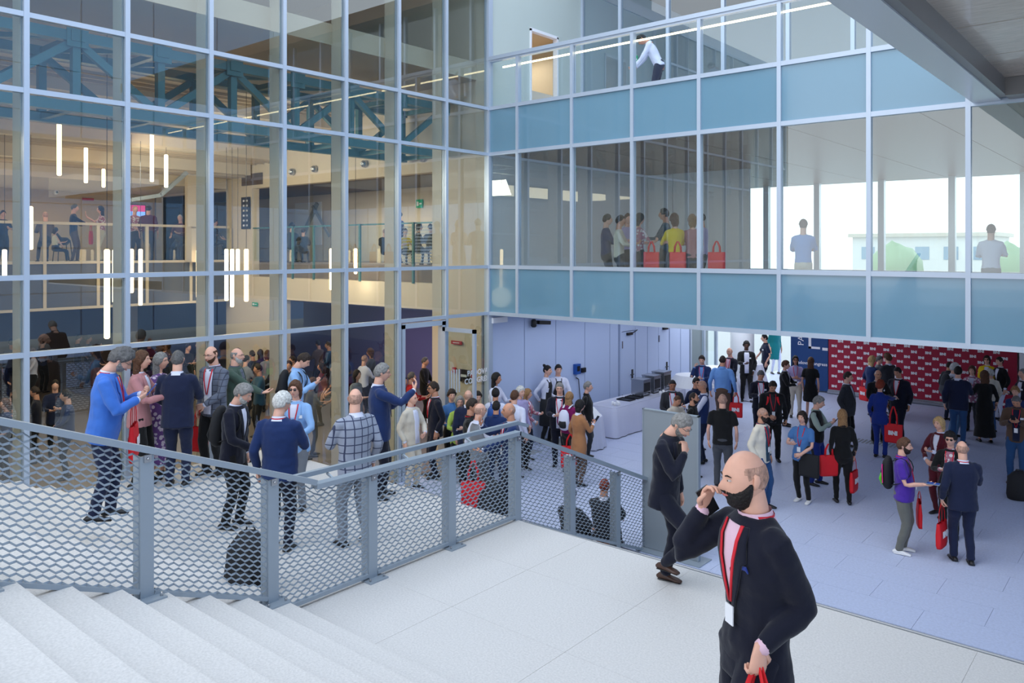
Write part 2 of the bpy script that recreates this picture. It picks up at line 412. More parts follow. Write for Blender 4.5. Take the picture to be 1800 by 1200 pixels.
obj('roof_soffit', box((XL - .3, Y2 - .5, 7.4), (14, 27, 7.8)), 'wood_ceiling', rf)
obj('terrace_deck', box((XL, YR + .1, 3.16), (14, 27, 3.2)), 'paving', rf)

# ---- bridge soffit at the upper right
br = struct('ceiling_bridge'); tag(br, label='glossy timber bridge soffit with a steel edge beam, top right')
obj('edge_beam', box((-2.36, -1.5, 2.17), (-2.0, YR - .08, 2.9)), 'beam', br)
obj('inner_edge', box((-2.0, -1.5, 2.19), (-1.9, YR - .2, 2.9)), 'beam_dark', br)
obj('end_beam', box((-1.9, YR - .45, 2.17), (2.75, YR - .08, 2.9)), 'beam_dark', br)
for k in range(3):
    for j in range(9):
        obj('soffit_panel', box((-1.9 + k * 1.55, YR - .47 - (j + 1) * 1.6 + .02, 2.42), (-1.9 + (k + 1) * 1.55 - .02, YR - .47 - j * 1.6, 2.46)), 'soffit', br)
obj('bridge_deck', box((-2.3, -1.5, 2.5), (2.75, YR - .08, 2.9)), 'beam', br)

# ---- hall behind the left glass
hf = struct('floor_hall'); tag(hf, label='dark polished floor of the hall behind the left glass')
obj('floor_slab', box((-34, -4.5, PLAZA - .3), (-12.1, 24, PLAZA)), 'hall_floor', hf)
obj('gallery_slab', box((-30, -4.5, -.75), (-22.95, YR, -.34)), 'white_wall', hf)
hc = struct('ceiling_hall'); tag(hc, label='warm white stepped ceiling of the hall')
obj('roof_slab', box((-34, -4.5, 6.8), (-12.0, 20, 7.1)), 'white_wall', hc)
obj('upper_floor', box((-34, -4.5, 3.9), (-12.35, YR, 4.3)), 'ribbed', hc)
stp = [(-16.2, 3.55), (-17.6, 3.3), (-19, 3.0), (-20.4, 2.65), (-21.8, 2.3), (-23.2, 1.95)]
for k, (x, z) in enumerate(stp):
    xe = stp[k + 1][0] if k < 5 else -30
    obj('ceiling_step', box((xe, -4.5, z), (x, YR, 3.9)), 'cream_wall', hc)
    for q in range(3 if k < 5 else 0):
        xx = x - .3 - q * .4
        obj('ceiling_rib', box((xx - .06, -4.5, z - .06), (xx, YR, z)), 'ribbed', hc)
hw = struct('wall_hall'); tag(hw, label='cream inner walls of the hall and gallery')
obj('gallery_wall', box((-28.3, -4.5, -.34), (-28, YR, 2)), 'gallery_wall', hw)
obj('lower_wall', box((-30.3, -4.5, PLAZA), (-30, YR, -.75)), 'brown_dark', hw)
obj('end_wall', box((-34, -4.7, PLAZA), (-12.1, -4.5, 6.8)), 'cream_wall', hw)
xo0, xo1 = on_y(443, 400, 13.45).x, on_y(762, 400, 13.45).x
xg0 = on_y(498, 560, 13.45).x
obj('cross_wall', MB().box((-34, 13.45, 1.9), (-12.1, 13.7, 3.9)).box((xo1, 13.45, PLAZA), (-12.1, 13.7, 1.9)).box((-23.3, 13.45, -.8), (xo0, 13.7, 1.9)).box((-34, 13.45, PLAZA), (-30, 13.7, 1.9)).box((-34, 13.45, -.34), (-28, 13.7, 1.9)), 'cream_wall', hw)
obj('cross_wall', MB().box((-34, 13.45, 3.9), (-12.1, 13.7, 6.8)), 'cream_wall', hw)
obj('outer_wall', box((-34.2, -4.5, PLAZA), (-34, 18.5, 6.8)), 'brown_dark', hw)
obj('slab_edge', box((-23.3, 13.45, -1.44), (xo1, 13.7, -.8)), 'cream_wall', hw)
obj('lower_pier', box((-23.3, 13.45, PLAZA), (xg0, 13.7, -1.44)), 'cream_wall', hw)
obj('corridor_back', MB().box((-34, 17.4, -.37), (-12.1, 17.5, 2.2)), 'cream_wall', hw)
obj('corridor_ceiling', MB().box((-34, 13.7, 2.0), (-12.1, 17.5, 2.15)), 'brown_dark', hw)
obj('corridor_floor', MB().box((-34, 13.7, -.8), (-12.1, 17.5, -.37)), 'hall_floor', hw)
obj('lower_back', MB().box((-34, 18.4, PLAZA), (-12.1, 18.5, -.8)), 'lilac_wall', hw)
obj('side_wall', MB().box((-12.2, 13.7, PLAZA), (-12.13, 24, 3.9)), 'cream_wall', hw)
# dark stair opening with a glass flight seen in the corridor
a = on_y(516, 400, 17.3); b = on_y(562, 400, 17.3)
obj('bright_opening', box((a.x, 17.36, .2), (b.x, 17.4, 1.75)), 'white_wall', hw)
obj('stair_flight', MB().bar((a.x, 17.3, -.2), (b.x - .15, 17.3, 1.7), .1, .12).bar((b.x - .3, 17.2, 1.6), (b.x + .7, 17.2, .5), .04, .1), 'rail', hw)
obj('opening_frame', box((XL - 10.3, 13.4, 2.0), (XL - 9.2, 13.45, 2.35)), 'brown_dark', hw)

# box truss behind the upper panes
tr = empty('roof_truss', (-13.3, 4, 2.25), label='teal steel box truss spanning behind the upper panes of the left facade', cat='truss')
mb1 = MB()
def chord(xx, zz, s=.16): return MB().box((xx + 13.3 - s / 2, -8, zz - s / 2), (xx + 13.3 + s / 2, 9.3, zz + s / 2))
for xx in (-13.3, -14.7):
    obj('chord', chord(xx, .0), 'teal_steel', tr); obj('chord', chord(xx, 1.1), 'teal_steel', tr)
nodes = [9.2 - 1.35 * k for k in range(13)]
for k, yy in enumerate(nodes):
    for xx in (0, -1.4):
        obj('upright', MB().box((xx - .06, yy - .06, 0), (xx + .06, yy + .06, 1.1)), 'teal_steel', tr)
    obj('gusset', MB().box((.08, yy - .16, .93), (.1, yy + .16, 1.25)).box((.1, yy - .1, 1.02), (.12, yy + .1, 1.18)), 'teal_steel', tr)
    obj('cross_member', MB().bar((0, yy, 1.1), (-1.4, yy, 1.1), .1, .1), 'teal_steel', tr); obj('cross_member', MB().bar((0, yy, 0), (-1.4, yy, 0), .1, .1), 'teal_steel', tr)
    if k < 12:
        y2 = nodes[k + 1]; a, b = (0.05, 1.05) if k % 2 else (1.05, .05)
        for xx in (0, -1.4):
            obj('diagonal', MB().bar((xx, yy, a), (xx, y2, b), .09, .12), 'teal_steel', tr)
        obj('diagonal', MB().bar((0, yy, 1.12), (-1.4, y2, 1.12), .08, .08), 'teal_steel', tr)

# gallery balustrade and fascia
gb = empty('gallery_balustrade', (-22.9, 4, -.34), label='cream framed glass balustrade along the gallery edge inside the left hall', cat='balustrade')
obj('handrail', box((-.05, -8, 1.03), (.05, 9.3, 1.1)), 'fin', gb)
obj('bottom_rail', box((-.05, -8, -.02), (.05, 9.3, .05)), 'fin', gb)
obj('lower_rail', box((-.05, -8, -1.25), (.05, 9.3, -1.18)), 'fin', gb)
gp = [on_x(p, 440, -22.9).y - 4 for p in (78, 172, 258, 335, 405)]
gp = [gp[0] - 3, gp[0] - 1.5] + gp
for y in gp:
    obj('post', box((-.04, y - .04, -1.2), (.04, y + .04, 1.05)), 'fin', gb)
for a, b in zip(gp[:-1], gp[1:]):
    obj('glass_pane', box((-.01, a + .04, .05), (.01, b - .04, 1.03)), 'pane_clear', gb)
    obj('fascia_panel', box((-.03, a + .04, -1.18), (.0, b - .04, -.02)), 'fascia', gb)
# column with vertical banner in the gallery
p = on_x(341, 300, -22.6)
tag(obj('square_column', box((p.x - .2, p.y - .18, -.34), (p.x + .2, p.y + .18, 2.3)), 'cream_wall'), 'cream square column rising from the gallery edge', 'column')
q = on_x(340, 300, -22.3)
hb = empty('hanging_banner', (q.x, q.y, .8), label='narrow cream banner with a yellow picture hanging before the gallery column', cat='banner')
obj('cloth', box((-.01, -.17, -.1), (.01, .17, 2.2)), 'cream_wall', hb)
obj('picture', MB().box((.01, -.13, 1.65), (.02, .13, 2.15)), 'yellow', hb)
obj('dark_print', MB().box((.02, -.05, 1.55), (.025, .13, 1.66)).box((.02, -.09, 1.85), (.025, -.02, 2.1)), 'black', hb)
# cross wall signs
def wall_sign(name, px0, px1, py0, py1, m, label, cat, Y=13.42, inner=None):
    a = on_y(px0, py0, Y); b = on_y(px1, py1, Y)
    e = empty(name, ((a.x + b.x) / 2, Y, min(a.z, b.z)), label=label, cat=cat)
    w_ = abs(b.x - a.x) / 2; h = abs(a.z - b.z)
    obj('board', box((-w_, -.02, 0), (w_, .0, h)), m, e)
    if inner: inner(e, w_, h)
    return e
def dir_text(e, w_, h):
    mb = MB()
    for k in range(6):
        for c in (-.55, .15): mb.box((c * w_, -.03, h * (.08 + k * .155)), ((c + .35) * w_, -.02, h * (.14 + k * .155)))
    obj('pictograms', mb, 'print_white', e)
wall_sign('direction_board', 425, 440, 347, 402, 'black', 'black direction board with rows of small white pictograms on the cream hall wall', 'sign', inner=dir_text)
def run_man(e, w_, h):
    obj('pictogram', MB().box((-w_ * .7, -.03, h * .25), (-w_ * .1, -.02, h * .75)).bar((w_ * .1, -.025, h * .5), (w_ * .8, -.025, h * .5), .01, h * .18), 'print_white', e)
wall_sign('exit_sign', 444, 453, 531, 538, 'green_sign', 'small lit green exit sign on the lower cream hall wall', 'sign', inner=run_man)
wall_sign('exit_sign', 732, 743, 351, 365, 'green_sign', 'green and white arrow sign on the corridor back wall', 'sign', Y=17.35, inner=run_man)
for k, (px, py, lb) in enumerate(((514, 302, 'leftmost'), (553, 297, 'second from left'), (641, 288, 'third from left'), (742, 278, 'rightmost'))):
    p = on_y(px, py, 13.4)
    e = empty('wall_spotlight', (p.x, p.y, p.z), label='%s of four round steel nozzles high on the cream cross wall' % lb, cat='spotlight')
    obj('ring', MB().cyl((0, .02, 0), (0, -.06, 0), .10, .09, 18), 'steel', e, True)
    obj('ball', MB().cyl((0, -.05, 0), (0, -.11, 0), .07, .04, 14), 'white', e, True)
# red sign and screen in the gallery
p = on_x(156, 350, -27.9)
tag(obj('red_notice', box((-27.98, p.y - .18, p.z - .04), (-27.94, p.y + .18, p.z + .04)), 'red_sign'), 'small red notice on the gallery back wall', 'sign')
p = on_x(245, 373, -27.5)
sc_ = empty('screen', (-27.9, p.y, p.z - .3), label='bright wall screen with a pink header behind the gallery guests', cat='screen')
obj('casing', box((0, -.38, -.02), (.05, .38, .58)), 'black', sc_)
obj('header', box((.05, -.36, .34), (.06, .36, .56)), 'screen', sc_); obj('display', box((.05, -.36, 0), (.06, .36, .34)), 'screen_blue', sc_)
p = on_x(97, 338, -27.9)
e = empty('ceiling_speaker', p, label='round white spotlight on the gallery back wall', cat='spotlight'); obj('housing', MB().cyl((0, 0, 0), (.12, 0, 0), .07), 'white', e, True); obj('lens', MB().cyl((.12, 0, 0), (.14, 0, 0), .05), 'black', e, True)
tag(obj('diagonal_duct', MB().bar(on_x(225, 352, -21.5), on_x(282, 343, -21.5), .12, .1).bar(on_x(282, 343, -21.5), on_x(328, 303, -21.5), .12, .1), 'rail'), 'grey pipe run bending upward below the gallery ceiling', 'pipe')
# pendant tubes
tubes = [(28, 288, 320, 5), (54, 364, 437, 9), (8, 440, 484, 9), (104, 213, 307, 9), (151, 261, 320, 8), (182, 298, 328, 7), (267, 231, 318, 8), (292, 273, 328, 8),
         (188, 440, 593, 11.5), (200, 440, 530, 6), (231, 439, 513, 9), (247, 439, 535, 8.5), (347, 440, 522, 5.5), (398, 439, 527, 8), (408, 439, 538, 8), (418, 439, 478, 8),  # second tuple is a dim reflection of the first, modelled as a glowing tube
         (433, 439, 528, 9.5), (582, 438, 508, 7.5), (625, 438, 480, 7.5)]
tl = {104: 'longest of the upper tubes, far left', 188: 'longest of all, reaching lowest'}
for k, (px, y0, y1, wd_) in enumerate(tubes):
    d = .115 * FPX / wd_
    v = dirv(px); d = max(d, -13.0 / v[0]); d = min(d, -22.2 / v[0], 13.1 / v[1])
    a, b = at_depth(px, y0, d), at_depth(px, y1, d)
    lb = 'glowing tube pendant, ' + ['small one at the far left edge, above the gallery', 'beside the leftmost mullion before the gallery rail', 'short one at the left edge below the gallery rail', 'longest of the upper row, left of centre bay', 'second from the left in the upper row', 'shortest of the upper row', 'tall one right of the second mullion, upper row', 'rightmost of the upper row',
         'longest of all, reaching lowest', 'reflection of the longest, built as a lamp just right of it', 'shorter of the pair right of the second mullion', 'longer of the pair right of the second mullion', 'thin one left of the third mullion', 'first of the cluster of four', 'second and longest of the cluster of four', 'third and shortest of the cluster of four', 'fourth of the cluster of four', 'lone one before the corridor opening, longer', 'lone one before the corridor opening, shorter'][k]
    e = empty('pendant_lamp', b, label=lb, cat='lamp', group='tube pendants in the hall')
    r = max(.03, wd_ * d / FPX / 2 * .82)
    obj('tube', MB().cyl((0, 0, 0), (0, 0, a.z - b.z), r, n=10), 'lamp_tube', e, True)
    obj('cable', MB().cyl((0, 0, a.z - b.z), (0, 0, 3.88 - b.z if a.x > -16.2 else 2.6 - b.z), .006, n=5), 'black', e)
    if a.z - b.z > .4 and k % 2 == 0:
        l = bpy.data.lights.new('tube_glow', 'POINT'); l.energy = 12; l.color = WARM; l.shadow_soft_size = .3
        o = bpy.data.objects.new('tube_glow', l); o.location = (b.x, b.y, b.z - .3 + ZC); COL.objects.link(o)

# ---- expanded metal railing
ra = empty('mesh_railing', (-6.42, 5.3, LAND), label='grey expanded metal railing following the stairs and the landing edge', cat='railing')
RX = -6.42
def rz(y):
    if y < 4.63: return -2.24 + (4.63 - y) * .385
    if y < 7.7: return -2.28
    return -2.30 - (y - 7.7) * .405
def gz(y):      # bottom of the mesh
    if y < 4.2: return -3.28 + (4.28 - y) * .385 + .02
    if y < 7.75: return LAND + .05
    return LAND - (y - 7.7) * .405 - .02
PY = [-.52, .65, 1.83, 3.0, 4.17, 5.35, 6.52, 7.7, 8.88, 10.03, 11.1]
lp = lambda x, y, z: (x - RX, y - 5.3, z - LAND)
for k, y in enumerate(PY):
    mb = MB().box(lp(RX + .0, y - .055, (ground(RX, y - .1) if y < 7 else gz(y) - .25)), lp(RX + .02, y + .055, rz(y) - .05))
    mb.box(lp(RX - .1, y - .06, gz(y) - .2), lp(RX, y - .045, rz(y) - .05))
    o = obj('post', mb, 'rail', ra)
    if y < 7.6:
        gg = ground(RX, y)
        b = MB().box(lp(RX - .08, y - .12, gg), lp(RX + .12, y + .12, gg + .015))
        obj('base_plate', b, 'rail', o)
        b = MB()
        for sx in (-.05, .08):
            for sy in (-.09, .09): b.cyl(lp(RX + sx, y + sy, gg + .015), lp(RX + sx, y + sy, gg + .04), .012, n=6)
        obj('bolts', b, 'steel', o)
    obj('bracket', MB().box(lp(RX + .02, y - .03, rz(y) - .1), lp(RX + .035, y + .03, rz(y) - .04)).cyl(lp(RX + .035, y, rz(y) - .07), lp(RX + .045, y, rz(y) - .07), .012, n=8), 'steel', ra)
def strip(name, ys, f, a, b, off=0):
    for y0, y1 in zip(ys[:-1], ys[1:]):
        obj(name, MB().bar(lp(RX + off, y0, f(y0 + 1e-4)), lp(RX + off, y1, f(y1 - 1e-4)), a, b), 'rail', ra)
strip('top_rail', [-.9, 4.63, 7.72], rz, .1, .05)
strip('top_rail', [7.70, 11.2], rz, .1, .05)
obj('handrail', MB().bar(lp(RX - .16, 4.45, -2.2), lp(RX - .16, 7.9, -2.23), .05, .045).bar(lp(RX - .16, 7.9, -2.24), lp(RX - .16, 8.1, -2.30), .05, .045), 'rail', ra)
for y in (4.9, 5.9, 6.9):
    obj('handrail_bracket', MB().bar(lp(RX, y, -2.3), lp(RX - .16, y, -2.24), .02, .02), 'rail', ra)
for i in range(len(PY) - 1):
    y0, y1 = PY[i] + .06, PY[i + 1] - .06
    zb = lambda y: gz(y) if not (y0 < 7.6 and y > 7.7) else gz(7.69)
    obj('bottom_rail', MB().bar(lp(RX, y0, gz(y0)), lp(RX, y1, gz(y1)), .05, .035), 'rail', ra)
    V = []; F = []
    cw, ch = .086, .046
    nx = int((y1 - y0) / cw); cw = (y1 - y0) / nx
    def pt(u, vv, dx):   # u along, vv height fraction
        y = y0 + u; a, b = gz(y) + .015, rz(y) - .03
        return Vector(lp(RX - .01 + dx, y, a + (b - a) * vv))
    nz = int((rz(y0) - gz(y0)) / ch)
    mb = MB(); hw_ = .0042
    for r in range(nz + 1):
        for c in range(2 * nx):
            s = 1 if (r + c) % 2 == 0 else -1
            v0, v1 = (r + (.5 if s < 0 else -.0) ) / nz, (r + (.0 if s < 0 else .5)) / nz
            if (v0 > 1 or v1 > 1): continue
            # zigzag strand rows; alternate rows are mirrored so that diamonds form
            p_, q_ = pt(c * cw / 2, v0, 0), pt((c + 1) * cw / 2, v1, 0)
            h = Vector((0, 0, hw_)); t = Vector((.006, 0, -.006))
            if s > 0: t = Vector((-.004, 0, 0)) + Vector((.006, 0, -.006))
            mb.add([p_ - h, q_ - h, q_ + h, p_ + h, p_ - h + t * 1.6, q_ - h + t * 1.6, q_ + h + t * 1.6, p_ + h + t * 1.6],
                   [(0, 1, 2, 3), (7, 6, 5, 4), (3, 2, 6, 7), (1, 0, 4, 5)])
    obj('mesh_panel', mb, 'rail', ra)

# ---- grey display panel at the foot of the stairs
e = empty('display_panel', (-5.98, 10.84, PLAZA), label='tall blank grey free-standing panel on a flat base at the foot of the stairs', cat='panel')
obj('board', box((-.47, -.025, .02), (.47, .025, 2.17)), 'panel_grey', e)
obj('edge_trim', MB().box((.455, -.035, .02), (.48, .035, 2.18)).box((-.48, -.035, .02), (-.465, .035, 2.18)).box((-.48, -.035, 2.165), (.48, .035, 2.18)), 'rail', e)
obj('base', box((-.5, -.2, 0), (.58, .2, .015)), 'rail', e)

# ---- banners at the far end
x0b, x1b, x2b = on_y(1390, 600, YB).x, on_y(1456.5, 600, YB).x, on_y(1788, 600, YB).x
bn = empty('backdrop_banner', (x1b, YB, PLAZA), label='wide crimson backdrop banner covered with repeated white logos', cat='banner')
W = x2b - x1b; HB = 2.95
obj('cloth', box((0, 0, .14), (W, .03, HB)), 'banner_red', bn)
obj('base_rail', MB().box((0, -.12, .02), (W, .1, .1)).box((0, -.06, .1), (W, .06, .14)), 'steel', bn)
me = text_mesh('BNI', .105, .002, 'print_white', .006)
nlogo = 0
for r in range(17):
    for c in range(13):
        x = .18 + c * .395 + (.2 if r % 2 else 0); z = .25 + r * .163
        if x < W - .15 and z < HB - .05:
            put('logo', me, bn, (x, -.006, z), (PI / 2, 0, 0)); nlogo += 1
bb = empty('blue_sign_wall', (x0b, YB, PLAZA), label='dark blue congress venue sign panel left of the crimson backdrop', cat='sign')
W2 = x1b - x0b
obj('board', box((0, 0, .05), (W2 - .02, .05, 3.2)), 'banner_blue', bb)
put('lettering', text_mesh('PADOVA', .28, .002, 'print_white', 0), bb, (W2 * .28, -.006, 2.05), (PI / 2, -PI / 2, 0))
obj('emblem', MB().box((W2 * .48, -.01, 1.41), (W2 * .55, 0, 2.6)).box((W2 * .48, -.01, 1.41), (W2 * .78, 0, 1.48)).box((W2 * .84, -.01, 1.38), (W2 * .98, 0, 1.47)), 'print_white', bb)
put('lettering', text_mesh('Padova Congress', .15, .002, 'print_white', .002), bb, (W2 * .55, -.006, .92), (PI / 2, 0, 0))
# right-hand white panel beyond the banner
e = empty('white_sign', (x2b + .05, YB, PLAZA), label='white panel with a blue letter at the right end of the backdrop', cat='sign')
obj('board', box((0, 0, .05), (1.6, .05, 3.0)), 'white', e); put('lettering', text_mesh('P', .5, .002, 'banner_blue', .01), e, (.22, -.006, 1.45), (PI / 2, 0, 0))

# ---- catering tables
def drape_round(R, H, flare, n=64, seed=0):
    mb = MB(); v = []; f = []
    rnd = random.Random(seed); ph = rnd.random() * 6
    for i, (r, z, a) in enumerate(((0, H, 0), (R * .6, H, 0), (R * .985, H, 0), (R, H - .004, 0), (R * 1.012, H - .03, .1), (R * 1.02 + flare * .3, H * .7, .6), (R * 1.03 + flare * .65, H * .35, .9), (R * 1.04 + flare, .02, 1.2))):
        for k in range(n):
            w_ = 2 * PI * k / n; rr = r + a * .025 * math.sin(w_ * 13 + ph) + a * .012 * math.sin(w_ * 29 + ph)
            v.append((rr * math.cos(w_), rr * math.sin(w_), z))
    for i in range(7):
        for k in range(n): f.append((i * n + k, i * n + (k + 1) % n, (i + 1) * n + (k + 1) % n, (i + 1) * n + k))
    mb.add(v, f); return mb
def table(name, x, y, R, H, fl_, label, cl):
    e = empty(name, (x, y, PLAZA), label=label, cat='table')
    obj('tabletop', MB().cyl((0, 0, H - .04), (0, 0, H - .012), R * .97, n=32), 'white', e)
    obj('leg', MB().cyl((0, 0, .0), (0, 0, H - .04), .04, n=10).cyl((0, 0, 0), (0, 0, .02), .25, n=20), 'steel', e)
    c = obj('tablecloth', drape_round(R, H, fl_, seed=int(x * 10)), 'cloth_white', None, True, (x, y, PLAZA)); tag(c, cl, 'tablecloth')
table('round_table', -10.85, 15.5, .42, .75, .06, 'small round table at the near end of the buffet', 'white pleated cloth over the small round table nearest the stairs')
table('round_table', -10.9, 20.9, .72, .75, .05, 'round table adjoining the far end of the buffet', 'white cloth over the round table beyond the coffee urns')
table('round_table', -11.1, 22.9, .68, .75, .05, 'round table farthest along the white wall', 'white cloth over the farthest round table by the white wall')
table('cocktail_table', -10.3, 23.9, .3, 1.1, .28, 'standing table before the bright doorway', 'white flared cloth over the tall standing table near the doorway')
bt = empty('buffet_table', (-11.1, 18.4, PLAZA), label='long buffet table along the white passage wall', cat='table')
obj('tabletop', box((-.4, -1.8, .71), (.4, 1.8, .735)), 'white', bt)
for sx in (-.36, .36):
    for sy in (-1.7, 1.7): obj('leg', box((sx - .02, sy - .02, 0), (sx + .02, sy + .02, .71)), 'steel', bt)
v = []; f = []; per = []
for k in range(36): per.append((.41, -1.81 + 3.62 * k / 36, 1, 0))
for k in range(8): per.append((.41 - .82 * k / 8, 1.81, 0, 1))
for k in range(36): per.append((-.41, 1.81 - 3.62 * k / 36, -1, 0))
for k in range(8): per.append((-.41 + .82 * k / 8, -1.81, 0, -1))
n = len(per)
for z, a in ((.75, 0), (.74, .1), (.5, .5), (.25, .8), (.02, 1.1)):
    for k, (x, y, nx, ny) in enumerate(per):
        o_ = .006 + a * .028 * (1 + math.sin(k * 1.9) * .6 + math.sin(k * .7) * .4); v.append((x + nx * o_, y + ny * o_, z))
for i in range(4):
    for k in range(n): f.append((i * n + k, i * n + (k + 1) % n, (i + 1) * n + (k + 1) % n, (i + 1) * n + k))
f.append(tuple(range(n)))
tag(obj('tablecloth', MB().add(v, f), 'cloth_white', None, True, (-11.1, 18.4, PLAZA)), 'long white cloth draped to the floor over the buffet table', 'tablecloth')
def urn(y, w_, h, label):
    e = empty('coffee_machine', (-11.15, y, PLAZA + .75), label=label, cat='coffee machine')
    obj('body', box((-.2, -w_ / 2, .03), (.18, w_ / 2, h)), 'steel', e); obj('lid', box((-.21, -w_ / 2 - .01, h), (.19, w_ / 2 + .01, h + .025)), 'steel', e)
    obj('front_panel', box((.18, -w_ / 2 + .04, h * .3), (.19, w_ / 2 - .04, h * .85)), 'black', e)
    obj('tap', MB().box((.18, -.02, h * .2), (.26, .02, h * .26)).box((.23, -.02, h * .1), (.26, .02, h * .26)), 'steel', e)
    obj('feet', MB().box((-.18, -w_ / 2 + .02, 0), (-.12, w_ / 2 - .02, .03)).box((.1, -w_ / 2 + .02, 0), (.16, w_ / 2 - .02, .03)), 'black', e)
urn(18.6, .38, .42, 'left steel coffee machine on the buffet, with hoses')
urn(19.15, .36, .46, 'middle steel box machine on the buffet')
urn(19.7, .4, .5, 'right and tallest steel box machine on the buffet')
for (y, nm) in ((18.15, 'dark oval serving tray'), (17.75, 'dark square serving tray')):
    e = empty('serving_tray', (-11.1, y, PLAZA + .752), label=nm + ' lying on the white buffet cloth', cat='tray')
    obj('plate', MB().box((-.2, -.15, 0), (.2, .15, .01)), 'black', e); obj('rim', MB().box((-.2, -.15, .01), (-.19, .15, .03)).box((.19, -.15, .01), (.2, .15, .03)).box((-.2, -.15, .01), (.2, -.14, .03)).box((-.2, .14, .01), (.2, .15, .03)), 'black', e)
cupm = mesh('cup', MB().cyl((0, 0, 0), (0, 0, .07), .028, .038, 12), 'white', True)
hm = mesh('handle', MB().bar((.035, 0, .055), (.06, 0, .05), .008, .008).bar((.06, 0, .05), (.058, 0, .02), .008, .008), 'white')
for (x, y) in [(-10.9, 16.9), (-10.85, 17.0), (-11.0, 16.95), (-10.95, 17.1), (-10.8, 19.0), (-10.78, 19.15), (-10.85, 19.25), (-10.9, 15.45), (-10.8, 15.6)]:
    c = put('coffee_cup', cupm, None, (x, y, PLAZA + .752)); tag(c, 'small white cup ' + ('in the cluster at the near end of the long buffet' if 16 < y < 18 else 'in the cluster before the steel machines' if y > 18 else 'on the small round table cloth'), 'cup', 'white cups on the buffet cloths'); put('handle', hm, c)

# ---- fittings on the passage wall
p = on_x(936, 566, XL)
e = empty('security_camera', (XL, p.y, p.z), label='black double security camera high on the white passage wall', cat='camera')
obj('mount', MB().cyl((0, 0, 0), (.12, 0, 0), .05), 'black', e, True); obj('dome', MB().cyl((.12, -.1, -.08), (.12, -.1, .06), .07, .06), 'black', e, True)
obj('camera_body', MB().bar((.14, .05, 0), (.2, .42, -.03), .09, .09), 'black', e)
p = on_x(873, 561, XL)
tag(obj('wall_lamp', MB().box((XL, p.y - .25, p.z - .07), (XL + .12, p.y + .25, p.z + .05)), 'white'), 'white box lamp at the top left of the passage wall', 'lamp')
p = on_x(1011.5, 648, XL)
e = empty('socket_box', (XL, p.y, p.z), label='blue socket box with a cable on the white passage wall', cat='socket box')
obj('housing', box((0, -.1, -.13), (.1, .1, .13)), 'blue_box', e); obj('plate', box((.1, -.06, -.05), (.11, .06, .08)), 'black', e)
obj('cable', MB().bar((.03, -.02, -.22), (.03, .1, -.28), .02, .02).bar((.03, .1, -.28), (.03, .2, -1.0), .015, .015), 'black', e)
p = on_x(1024, 650, XL)
tag(obj('switch_box', MB().box((XL, p.y - .08, p.z - .06), (XL + .06, p.y + .08, p.z + .06)).box((XL + .06, p.y - .04, p.z - .03), (XL + .07, p.y + .04, p.z + .03)), 'black'), 'small black switch box right of the blue socket box', 'switch')
# sign on the left facade glass beside the door
e = empty('glass_lettering', (XL + .012, 12.75, PLAZA + 1.55), label='white venue name lettering with five bars on the corner pane', cat='lettering')
put('lettering', text_mesh('PADOVA\nCONGRESS', .17, .002, 'print_white', .004), e, (.0, .28, .3), (PI / 2, 0, PI / 2))
obj('bars', MB().box((0, -.66, .02), (.006, -.62, .52)).box((0, -.58, .02), (.006, -.54, .52)).box((0, -.5, .02), (.006, -.46, .52)).box((0, -.42, .02), (.006, -.38, .52)).box((0, -.34, .02), (.006, -.3, .52)), 'print_white', e)
def hall_sign(px0, px1, py0, py1, m, name, label, cat):
    X = -12.6; a, b = on_y(px0, py0, 13.42), on_y(px1, py1, 13.42)
    tag(obj(name, MB().box((a.x, 13.4, b.z), (b.x, 13.43, a.z)).box((a.x * .8 + b.x * .2, 13.39, b.z * .6 + a.z * .4), (a.x * .2 + b.x * .8, 13.4, b.z * .4 + a.z * .6), 1), [m, 'white']), label, cat)
hall_sign(794, 812, 598, 606, 'red_sign', 'fire_sign', 'red arrow sign on the wall behind the corner pane', 'sign')
hall_sign(796, 802, 645, 655, 'red_sign', 'fire_sign', 'small square red sign left of the black cabinet', 'sign')
hall_sign(829, 836, 649, 665, 'red_sign', 'fire_sign', 'upright red sign right of the black cabinet', 'sign')
hall_sign(808, 825, 648, 672, 'black', 'wall_cabinet', 'black cabinet on the wall behind the corner pane', 'cabinet')
p = on_x(1116, 105, -8.0)
wall_sign('exit_sign', 1113, 1121, 99, 111, 'green_sign', 'green exit sign on the terrace glazing', 'sign', Y=Y2 - .08, inner=run_man)
wall_sign('exit_sign', 1003, 1013, 293, 303, 'green_sign', 'green exit sign hanging in the upper glazed room', 'sign', Y=16, inner=run_man)

# ---- corridor railing in the cross wall opening
cr_ = empty('corridor_railing', (xo0, 13.5, -.37), label='teal glass and mesh railing across the corridor opening', cat='railing')
L = xo1 - xo0
obj('top_rail', box((0, -.02, 1.03), (L, .02, 1.07)), 'teal_steel', cr_)
for px in (518, 555, 636, 730):
    x = on_y(px, 440, 13.5).x - xo0
    obj('post', box((x - .03, -.09, -.45), (x + .03, -.04, 1.07)), 'teal_steel', cr_)
obj('glass_panel', box((0, -.01, .05), (L, .0, 1.0)), 'pane_clear', cr_)
mb = MB()
for i in range(44):
    for j in range(12):
        x = L - 1.15 + i * .026 * 1.0; z = .05 + j * .08
        mb.bar((x, -.03, z), (x + .026, -.03, z + (.04 if i % 2 else -.04) + .04 - (.04 if i % 2 else 0)), .008, .012)
obj('mesh_panel', mb, 'rail', cr_)

